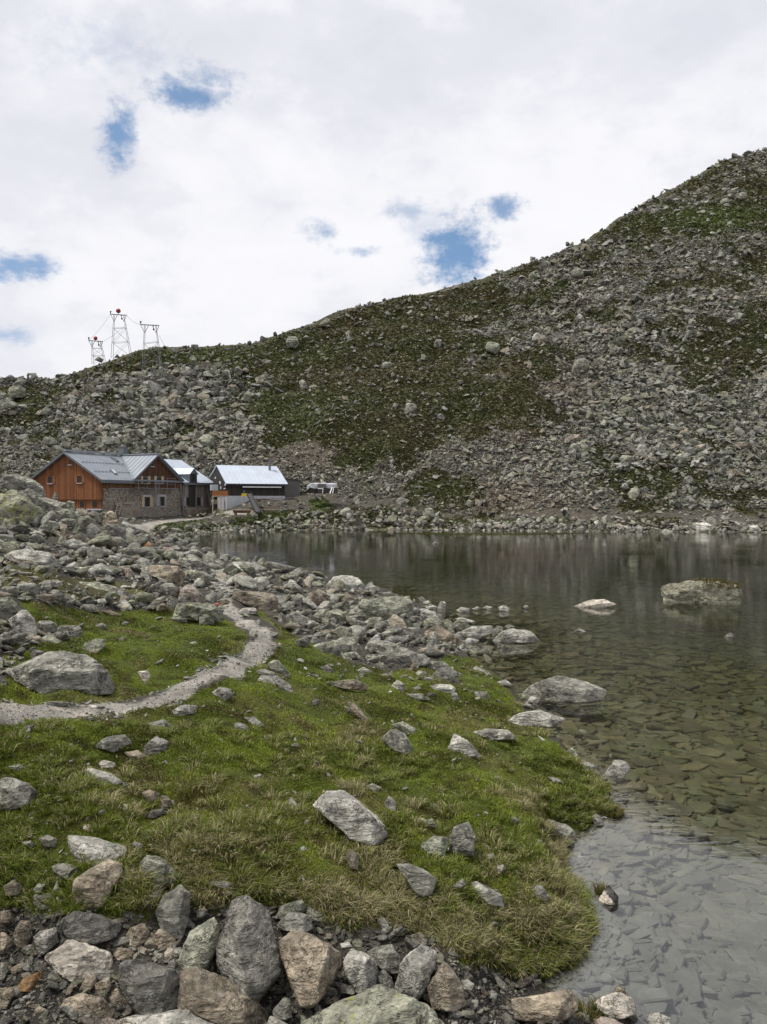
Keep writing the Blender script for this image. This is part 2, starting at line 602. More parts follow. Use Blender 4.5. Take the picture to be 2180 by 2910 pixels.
M_REDPAINT = plain('red_trail_paint', (.42, .10, .08), .7, 0, .2, 6)

# ------------------------------------------------------------------ terrain
# shoreline, pixels of the overview (scaled to the frame); all at water level
SHORE = [(1330, 2320), (1290, 2225), (1230, 2160), (1150, 2122), (1190, 2100), (1245, 2065), (1268, 2010), (1262, 1950), (1222, 1890), (1214, 1840), (1222, 1805),
         (1250, 1790), (1312, 1752), (1306, 1702), (1252, 1645), (1185, 1596), (1125, 1530), (1092, 1475), (1030, 1428), (985, 1408), (1000, 1395),
         (1030, 1372), (960, 1345), (905, 1305), (850, 1288), (800, 1274), (740, 1256), (690, 1246), (620, 1240), (545, 1226), (500, 1212), (450, 1196), (400, 1180), (350, 1168), (318, 1162),
         (345, 1157), (400, 1153), (450, 1151), (500, 1150), (540, 1147), (600, 1146), (700, 1145), (830, 1144.5), (930, 1145), (1000, 1145), (1100, 1146), (1200, 1148), (1350, 1148.5), (1500, 1149), (1657, 1150), (1900, 1151), (2600, 1152), (4200, 1153)]
_s = np.array(SHORE, float) * DK
SHW = at_z(_s[:, 0], _s[:, 1], 0.0)[:, :2]
LAKE = np.vstack([SHW, [[260, 60], [260, -3], [2.2, -3]]])

CTRL = [(-300, 2212, .5), (0, 2212, .42), (300, 2212, .38), (600, 2212, .33), (900, 2212, .25), (1100, 2200, .16), (0, 2050, .62), (0, 1950, .9), (300, 2080, .55),
        (500, 2100, .45), (700, 2050, .5), (900, 2080, .42), (1050, 2100, .22), (150, 1980, .85), (300, 1900, 1.0), (500, 1900, .92), (700, 1900, .8),
        (900, 1900, .68), (1100, 1900, .52), (1200, 1900, .36), (1200, 2000, .36), (1000, 2020, .55), (0, 1800, 1.15), (300, 1780, 1.1), (600, 1780, 1.0), (900, 1760, .75),
        (1150, 1760, .5), (1280, 1720, .3), (0, 1650, 1.5), (300, 1650, 1.3), (600, 1650, 1.1), (850, 1600, .9), (1050, 1600, .6), (1200, 1620, .35),
        (0, 1560, 1.75), (150, 1545, 1.7), (300, 1520, 1.6), (450, 1470, 1.55), (570, 1410, 1.45), (580, 1370, 1.45), (490, 1315, 1.5), (700, 1480, 1.1),
        (850, 1480, .85), (1000, 1480, .55), (1080, 1490, .35), (100, 1490, 1.8), (0, 1450, 2.0), (250, 1420, 1.75), (450, 1380, 1.6), (0, 1350, 2.2),
        (200, 1320, 1.9), (400, 1310, 1.7), (650, 1370, 1.2), (800, 1370, .9), (950, 1390, .5), (600, 1290, 1.3), (750, 1290, .8), (880, 1320, .5), (470, 1260, 1.6),
        (520, 1240, 1.1), (350, 1250, 2.0), (200, 1250, 2.4), (50, 1250, 2.7), (-300, 1300, 3.0), (420, 1200, .9), (300, 1188, 1.7), (110, 1195, 2.75), (-300, 1800, 1.5), (-300, 1500, 2.3),
        (350, 1162, .5)]
CTY = [(0, 1185, 26), (0, 1150, 28), (0, 1098, 31), (80, 1108, 31), (130, 1122, 33), (200, 1132, 39), (260, 1146, 44), (240, 1168, 33), (-300, 1060, 33),
       (290, 1150, 62), (220, 1112, 100), (150, 1105, 100), (340, 1127, 106), (400, 1122, 110), (460, 1110, 118), (480, 1120, 106), (530, 1116, 110), (600, 1106, 112), (640, 1086, 119),
       (545, 1086, 117), (700, 1080, 118), (700, 1112, 109), (750, 1126, 108), (900, 1117, 108), (1218, 1123, 107), (1450, 1118, 108), (1657, 1113, 109), (2200, 1112, 109)]
CYZ = [(-600, 60, 3.4), (0, 60, 2.8), (100, 80, 2.8), (-1500, 110, 5), (-300, 110, 4), (0, 112, 3.6), (300, 122, 3), (480, 128, 4.4), (640, 127, 5), (720, 122, 4.8), (900, 116, 3.2), (1200, 112, 2.6),
       (1657, 112, 2.6), (3000, 112, 2.6), (-800, 3, 1.6), (828, 3, 1.3), (2400, 3, .4), (828, 1.5, 2.2), (-800, 1.5, 2.4), (2400, 1.5, .6), (-1500, 10, 2.6), (-1500, 30, 5), (828, 5, .45),
       (-600, 5, 1.0), (-1500, 5, 1.3), (3500, 150, 25)]
_c = []
for u, v, z in CTRL:
    p = at_z(np.array(u * DK), np.array(v * DK), z); _c.append((p[0] / p[1], math.log(p[1]), (z - HC) / p[1]))
for u, v, y in CTY:
    p = at_y(np.array(u * DK), np.array(v * DK), y); _c.append((p[0] / y, math.log(y), (p[2] - HC) / y))
for u, y, z in CYZ:
    p = at_y(np.array(u * DK), np.array(1400.), y); _c.append((p[0] / y, math.log(y), (z - HC) / y))
for (x, y) in SHW[3:-1:2]:
    _c.append((x / y, math.log(y), (.12 + .006 * y - HC) / y))
_c = np.array(_c)
_cx = np.stack([_c[:, 0] * 2.4, _c[:, 1]], -1)
def _tps(r2): return np.where(r2 > 1e-12, r2 * np.log(np.maximum(r2, 1e-12)), 0)
_n = len(_cx)
_A = np.zeros((_n + 3, _n + 3))
_A[:_n, :_n] = _tps(((_cx[:, None] - _cx[None]) ** 2).sum(-1)) + np.eye(_n) * 2e-3
_A[:_n, _n] = 1; _A[:_n, _n + 1:] = _cx
_A[_n, :_n] = 1; _A[_n + 1:, :_n] = _cx.T
_wt = np.linalg.solve(_A, np.concatenate([_c[:, 2], [0, 0, 0]]))
def rbf(a, y):
    out = np.empty(a.shape)
    q = np.stack([a * 2.4, np.log(y)], -1)
    for s in range(0, len(a), 40000):
        k = q[s:s + 40000]
        r2 = ((k[:, None] - _cx[None]) ** 2).sum(-1)
        out[s:s + 40000] = _tps(r2) @ _wt[:_n] + _wt[_n] + k @ _wt[_n + 1:]
    return HC + y * out

SKY = [(-1500, 900, 160), (-600, 860, 165), (-200, 835, 165), (0, 818, 168), (60, 816, 168), (110, 815, 169), (150, 804, 170), (215, 783, 174), (260, 768, 178), (330, 752, 184), (430, 745, 188),
       (540, 742, 190), (600, 722, 196), (680, 692, 204), (730, 671, 212), (830, 653, 221), (900, 638, 218), (980, 615, 217), (1100, 583, 225), (1200, 548, 245),
       (1260, 523, 258), (1330, 473, 285), (1400, 433, 315), (1500, 381, 370), (1560, 348, 410), (1620, 331, 450), (1657, 323, 471), (1800, 280, 500), (2200, 200, 560), (3200, 150, 600)]
_sk = np.array(SKY, float)
_sa = (_sk[:, 0] * DK - 1090) / FW
_se = ray(_sk[:, 0] * DK, _sk[:, 1] * DK)[:, 2]
_sa = ray(_sk[:, 0] * DK, _sk[:, 1] * DK)[:, 0]
YF = np.array([(-1500, 110), (-300, 111), (0, 112), (250, 121), (330, 125), (480, 128), (640, 127), (720, 122), (900, 116), (1200, 112), (3200, 112)], float)
_fa = (YF[:, 0] * DK - 1090) / FW

def crest(a): return np.interp(a, _sa, _sk[:, 2]), np.interp(a, _sa, _se)

def terrain(x, y, noise=True):
    x = np.asarray(x, float); y = np.asarray(y, float)
    a = x / y
    yf = np.interp(a, _fa, YF[:, 1])
    yc, ec = crest(a)
    zn = rbf(np.clip(a, -1.4, 2.6), np.minimum(y, yf))
    zc = HC + ec * yc
    t = np.clip((y - yf) / (yc - yf), 0, 1)
    z = zn + (zc - zn) * (1.12 * t - .12 * t * t)
    dy = np.maximum(y - yc, 0)
    z = z + .25 * ec * dy - .004 * dy * dy
    z = np.maximum(z, -30)
    ins = in_poly(x, y, LAKE)
    sd = seg_dist(x, y, LAKE, True)
    if noise:
        hill = sstep(0, .12, t) * (1 - .7 * sstep(.9, 1.0, t))
        z = z + hill * (fbm2(x, y, 38, 3, 1) * 3.2 + fbm2(x, y, 11, 3, 2) * 1.5)
        near = 1 - sstep(40, 90, y)
        z = z + near * (fbm2(x, y, 1.9, 3, 3) * .16 + fbm2(x, y, .55, 2, 4) * .085)
        z = z + (1 - near) * (1 - hill) * fbm2(x, y, 5, 3, 5) * .35
    w = .22 + .022 * y
    zl = np.maximum(z, .05) * sstep(-.02, 1, sd / w) + .015
    dep = .10 + .42 * sstep(0, 1.6, sd) + .75 * sstep(3, 14, sd) + 1.1 * sstep(12, 40, sd)
    zw = -dep * sstep(0, .35, sd) - .01
    if noise: zw = zw + np.minimum(.05, .05) * fbm2(x, y, 1.0, 2, 6)
    return np.where(ins, zw, zl), np.where(ins, -sd, sd), t

_ys = np.exp(np.linspace(math.log(2.2), math.log(640), 1500))
def hits(u, v):
    """first meeting of the pixel's ray with the ground or the lake (frame pixels)"""
    u = np.atleast_1d(np.asarray(u, float)); v = np.atleast_1d(np.asarray(v, float))
    r = ray(u, v)
    res = np.zeros((len(u), 3))
    for i in range(len(u)):
        z, sd, t = terrain(r[i, 0] * _ys, _ys, False)
        d = HC + r[i, 2] * _ys - np.maximum(z, 0)
        k = np.argmax(d <= 0)
        if d[k] > 0:
            yy = float(crest(np.array([r[i, 0]]))[0][0]) * .985
        elif k == 0: yy = _ys[0]
        else:
            f = d[k - 1] / (d[k - 1] - d[k])
            yy = _ys[k - 1] + f * (_ys[k] - _ys[k - 1])
        res[i] = at_y(u[i], v[i], yy)
    return res
def hit(u, v): return hits([u], [v])[0]

# sheet of ground, finer where the photograph looks
ys = np.concatenate([np.geomspace(1.4, 5, 26)[:-1], np.geomspace(5, 60, 260)[:-1], np.geomspace(60, 130, 120)[:-1], np.geomspace(130, 480, 270)[:-1], np.geomspace(480, 900, 20)])
us = np.concatenate([np.linspace(-2200, -200, 60)[:-1], np.linspace(-200, 2380, 480)[:-1], np.linspace(2380, 5600, 80)])
AA = (us - 1090) / FW
GX = (AA[None] * ys[:, None]); GY = np.repeat(ys[:, None], len(us), 1)
gx, gy = GX.ravel(), GY.ravel()
gz, gsd, gt = terrain(gx, gy)
GPU, GPV = proj(np.stack([gx, gy, gz], -1))           # where each ground point sits in the photo frame (for laying out ground cover)
gu, gv = GPU / DK, GPV / DK

def blobs(u, v, lst):
    s = np.zeros(u.shape)
    for (cu, cv, ru, rv, w) in lst:
        s += w * np.exp(-((u - cu) / ru) ** 2 - ((v - cv) / rv) ** 2)
    return s
VEG = [(760, 800, 165, 140, 1.3), (640, 895, 110, 60, 1.1), (900, 770, 120, 130, .9), (1000, 880, 150, 60, .75), (850, 950, 110, 30, .9), (430, 772, 180, 28, 1.2), (250, 792, 90, 20, 1.0),
       (1000, 655, 90, 40, .8), (1560, 775, 110, 60, 1.3), (1640, 705, 60, 40, 1.0), (1350, 492, 120, 26, 1.2), (1550, 470, 120, 24, 1.4), (1650, 445, 60, 36, 1.2), (1500, 385, 150, 40, .7),
       (950, 1055, 60, 20, 1.2), (1370, 1045, 80, 18, 1.2), (1600, 1072, 60, 10, .9), (1450, 620, 60, 22, .6), (1560, 612, 70, 26, .6), (1630, 560, 40, 40, .9), (60, 862, 70, 28, .9), (30, 920, 50, 28, .9),
       (690, 1092, 26, 24, 1.4), (1150, 640, 60, 26, .5), (1110, 770, 90, 55, .65), (1240, 560, 50, 12, .7), (1290, 700, 40, 26, .6), (600, 1122, 70, 12, 1.2), (440, 1140, 70, 10, 1.5), (340, 1143, 40, 6, 1.0), (800, 1128, 120, 5, .9), (1050, 1127, 120, 5, .9), (1380, 1095, 50, 9, .6)]
def veg_of(x, y, u, v):
    return sstep(.18, .52, blobs(u, v, VEG) + .75 * fbm2(x, y, 9, 4, 9, .6) + .05)

GRASS1 = [(-700, 1590), (0, 1572), (180, 1552), (290, 1545), (400, 1508), (520, 1458), (590, 1405), (604, 1370), (585, 1345), (530, 1318), (560, 1322), (640, 1378), (690, 1400), (760, 1435), (830, 1455), (900, 1440), (980, 1415), (1030, 1428), (1090, 1475),
          (1125, 1530), (1185, 1596), (1252, 1645), (1306, 1702), (1314, 1752), (1250, 1790), (1216, 1830), (1216, 1885), (1264, 1950), (1270, 2010), (1242, 2075), (1180, 2100), (1120, 2108), (1000, 2085), (930, 2020), (740, 2005),
          (610, 1960), (490, 1978), (420, 1965), (350, 1985), (300, 1990), (130, 1985), (30, 1960), (-700, 1950)]
GRASS2 = [(40, 1300), (200, 1322), (350, 1322), (450, 1322), (495, 1345), (538, 1378), (530, 1404), (440, 1452), (360, 1490), (270, 1518), (150, 1522), (-700, 1532), (-700, 1490), (10, 1480), (10, 1400), (180, 1375), (80, 1345)]
GRASS3 = [(-700, 1195), (60, 1215), (120, 1245), (260, 1258), (330, 1280), (390, 1310), (300, 1300), (180, 1298), (60, 1275), (-700, 1265)]
PATHD = [(-900, 1600), (-40, 1556), (60, 1551), (180, 1540), (300, 1518), (400, 1486), (480, 1455), (545, 1418), (573, 1388), (562, 1362), (530, 1338), (492, 1313), (474, 1286), (470, 1262), (480, 1240)]
PATHF = [(285, 1142), (330, 1131), (380, 1122.5), (440, 1119), (480, 1110), (530, 1108)]
_p = np.array(PATHD) * DK
PW = hits(_p[:, 0], _p[:, 1])[:, :2]
_p = np.array(PATHF) * DK
PWF = hits(_p[:, 0], _p[:, 1])[:, :2]
PW = np.vstack([PW, [[PW[-1][0] - 1.5, PW[-1][1] + 6]]])
def path_w(x, y):
    d1 = seg_dist(x, y, PW, False) + fbm2(x, y, .7, 4, 21) * .17
    d2 = seg_dist(x, y, PWF, False) + fbm2(x, y, 2, 3, 22) * .3
    return np.maximum(1 - sstep(.16, .30, d1), 1 - sstep(.6, 1.1, d2))
def grass_w(x, y, u, v):
    n = fbm2(x, y, 1.2, 3, 31) * 14 * np.clip(8 / y, .2, 1)
    uu, vv = u + n, v + n * .5
    gw = in_poly(uu, vv, GRASS1) | in_poly(uu, vv, GRASS2)
    gw3 = in_poly(uu, vv, GRASS3)
    return gw.astype(float), gw3.astype(float)
DRY = [(1050, 1990, 130, 90, .85), (1180, 1960, 80, 80, .7), (750, 1850, 140, 50, .25), (350, 1805, 80, 40, .3), (780, 1650, 120, 30, .28), (1190, 1880, 60, 50, .3), (640, 1950, 200, 40, .2), (820, 1960, 200, 50, .3), (120, 1700, 200, 80, .08), (300, 1480, 300, 30, -.2), (350, 1400, 200, 60, -.25), (900, 1520, 200, 60, -.2), (60, 1240, 200, 40, .25)]
def dry_of(x, y, u, v):
    return np.clip(.13 + blobs(u, v, DRY) + 1.0 * fbm2(x, y, 1.1, 4, 41, .6), 0, 1)
def wet_of(u, v):
    return np.clip(blobs(u, v, [(70, 2160, 130, 70, 1.3), (820, 2150, 260, 50, 1.0), (1060, 2130, 130, 40, 1.2), (1000, 2200, 300, 40, 1.0), (60, 2010, 90, 50, .6)]), 0, 1)

gp = path_w(gx, gy)
g1, g3 = grass_w(gx, gy, gu, gv)
gd = dry_of(gx, gy, gu, gv)
gwet = wet_of(gu, gv) * (gy < 12)
gveg = veg_of(gx, gy, gu, gv)
farw = sstep(60, 90, gy)
colr = np.empty((len(gx), 4))
def C(*c): return np.array(c)[None]
def mixc(a, b, w): return a + (b - a) * w[:, None]
nz = np.clip(.5 + fbm2(gx, gy, .7, 4, 51) * .9, 0, 1)
c = np.repeat(C(.055, .050, .040), len(gx), 0)
c = mixc(c, C(.075, .100, .020) + (C(.120, .105, .042) - C(.075, .100, .020)) * gd[:, None], np.maximum(g1, .0))
c = mixc(c, C(.075, .070, .026) * (.7 + .6 * nz[:, None]), g3 * .8)
c = mixc(c, C(.022, .020, .018), gwet * (1 - g1))
nh = np.clip(.5 + fbm2(gx, gy, 14, 4, 53) * .9, 0, 1)
hv = mixc(np.repeat(C(.048, .057, .019), len(gx), 0), C(.066, .058, .028), nh)
nk = blobs(gu, gv, [(1550, 470, 130, 26, .9), (430, 772, 180, 26, .5), (690, 1092, 30, 26, 1), (600, 1122, 80, 14, 1), (440, 1140, 80, 12, 1), (950, 1055, 60, 20, .4), (1370, 1045, 80, 18, .4), (640, 895, 110, 50, .35), (1050, 1127, 200, 6, .6)])
hv = mixc(hv, C(.060, .085, .020), np.clip(nk, 0, 1))
hs = mixc(np.repeat(C(.058, .055, .043), len(gx), 0), C(.105, .082, .060), np.clip(blobs(gu, gv, [(700, 975, 170, 40, .35), (1100, 900, 60, 60, .6), (1080, 1080, 160, 40, .6), (1230, 830, 60, 60, .5), (620, 790, 60, 40, .5)]) + nz * .3, 0, 1))
c = mixc(c, mixc(hs, hv, gveg), farw)
c = mixc(c, C(.34, .32, .28), gp * (.7 + .3 * nz))
lakew = sstep(.02, -.12, gsd) if False else 1 - sstep(-.12, .02, gsd)
c = mixc(c, mixc(np.repeat(C(.10, .094, .066), len(gx), 0), C(.13, .13, .078), sstep(0, 12, -gsd)), lakew)
colr[:, :3] = c
colr[:, 3] = np.clip(gwet * (1 - g1), 0, 1) * .9
nr, nc = len(ys), len(us)
ii = (np.arange(nr - 1)[:, None] * nc + np.arange(nc - 1)[None]).ravel()
ground = mesh_np('ground', np.stack([gx, gy, gz], -1), np.stack([ii, ii + 1, ii + nc + 1, ii + nc], -1), M_GROUND, colr, True)
tag(ground, kind='structure')

# screen-sized weight of each ground cell, to spread cover where it shows
_uu = GPU.reshape(nr, nc); _vv = GPV.reshape(nr, nc)
_du = np.abs(np.diff(_uu, axis=1))[:-1]; _dv = (_vv[:-1] - _vv[1:])[:, :-1]
CELLW = (_du * np.maximum(_dv, 0.02 * _du.clip(0, 2))).ravel()
_inv = (_uu[:-1, :-1] > -120) & (_uu[:-1, :-1] < 2300) & (_vv[:-1, :-1] < 3050)
_rim = (_uu[:-1, :-1] > -1500) & (_uu[:-1, :-1] < 3700) & (_vv[:-1, :-1] < 4400)
CELLW = np.where(_inv.ravel(), CELLW, np.where(_rim.ravel(), CELLW * .22, 0))        # thinner beyond the edges of the frame
CELLU = GPU.reshape(nr, nc)[:-1, :-1].ravel() / DK; CELLV = GPV.reshape(nr, nc)[:-1, :-1].ravel() / DK
CELLSD = gsd.reshape(nr, nc)[:-1, :-1].ravel(); CELLT = gt.reshape(nr, nc)[:-1, :-1].ravel()
CELLVEG = gveg.reshape(nr, nc)[:-1, :-1].ravel()
CELLY = gy.reshape(nr, nc)[:-1, :-1].ravel(); CELLX = gx.reshape(nr, nc)[:-1, :-1].ravel()
CELLG = g1.reshape(nr, nc)[:-1, :-1].ravel(); CELLG3 = g3.reshape(nr, nc)[:-1, :-1].ravel()
CELLP = gp.reshape(nr, nc)[:-1, :-1].ravel()
rng = np.random.default_rng(7)
GN = np.stack([gx, gy, gz], -1)
def sample_ground(weight, n):
    w = CELLW * weight
    cdf = np.cumsum(w)
    k = np.searchsorted(cdf, rng.random(n) * cdf[-1])
    k = np.minimum(k, len(w) - 1)
    base = (k // (nc - 1)) * nc + k % (nc - 1)
    a, b = rng.random(n), rng.random(n)
    p = GN[base] * ((1 - a) * (1 - b))[:, None] + GN[base + 1] * (a * (1 - b))[:, None] + GN[base + nc] * ((1 - a) * b)[:, None] + GN[base + nc + 1] * (a * b)[:, None]
    return p, k

# the lake: a closed body of water
wb = MB().box(-75, 262, 1.0, 125, -6.0, 0.0)
water = wb.build('water', M_WATER)
tag(water, kind='structure')

# ------------------------------------------------------------------ boulders
REG = dict(A=(0, 2550, .42245), B=(700, 2550, .42245), C=(800, 2200, .6035), E=(1500, 2000, .4113), F=(0, 2350, .5431), G=(0, 1700, .6035), H=(820, 1600, .4466),
           I=(340, 1480, .3138), J=(0, 1280, .21726), K=(0, 1560, .25347), L=(700, 1400, .8932), M=(700, 800, .4828), N=(1400, 400, .4707), O=(0, 1000, .4828), P=(1400, 1000, .4707), S=(0, 0, 1.0))
GRP = dict(A='boulders of the stony streambed at the front', B='boulders of the stony streambed at the front', C='rocks lying in the grass bank', F='rocks lying in the grass bank', G='rocks lying in the grass bank', S='rocks lying in the grass bank',
           H='rocks of the jumble along the lakeshore', I='rocks of the jumble along the lakeshore', J='boulders of the heap beside the hut', K='rocks around the small meadow by the path', L='rocks standing in the shallow lake', E='rocks standing in the shallow lake',
           M='boulders on the scree hillside', N='boulders on the scree hillside', O='boulders on the scree hillside', P='boulders on the scree hillside')
TINT = dict(white=(.50, .455, .38), pale=(.375, .362, .312), grey=(.268, .26, .218), dark=(.185, .177, .152), tan=(.30, .252, .185), brown=(.235, .20, .15), pink=(.34, .29, .24), green=(.26, .262, .20), rust=(.29, .175, .085), far=(.25, .25, .20), olive=(.25, .242, .175))
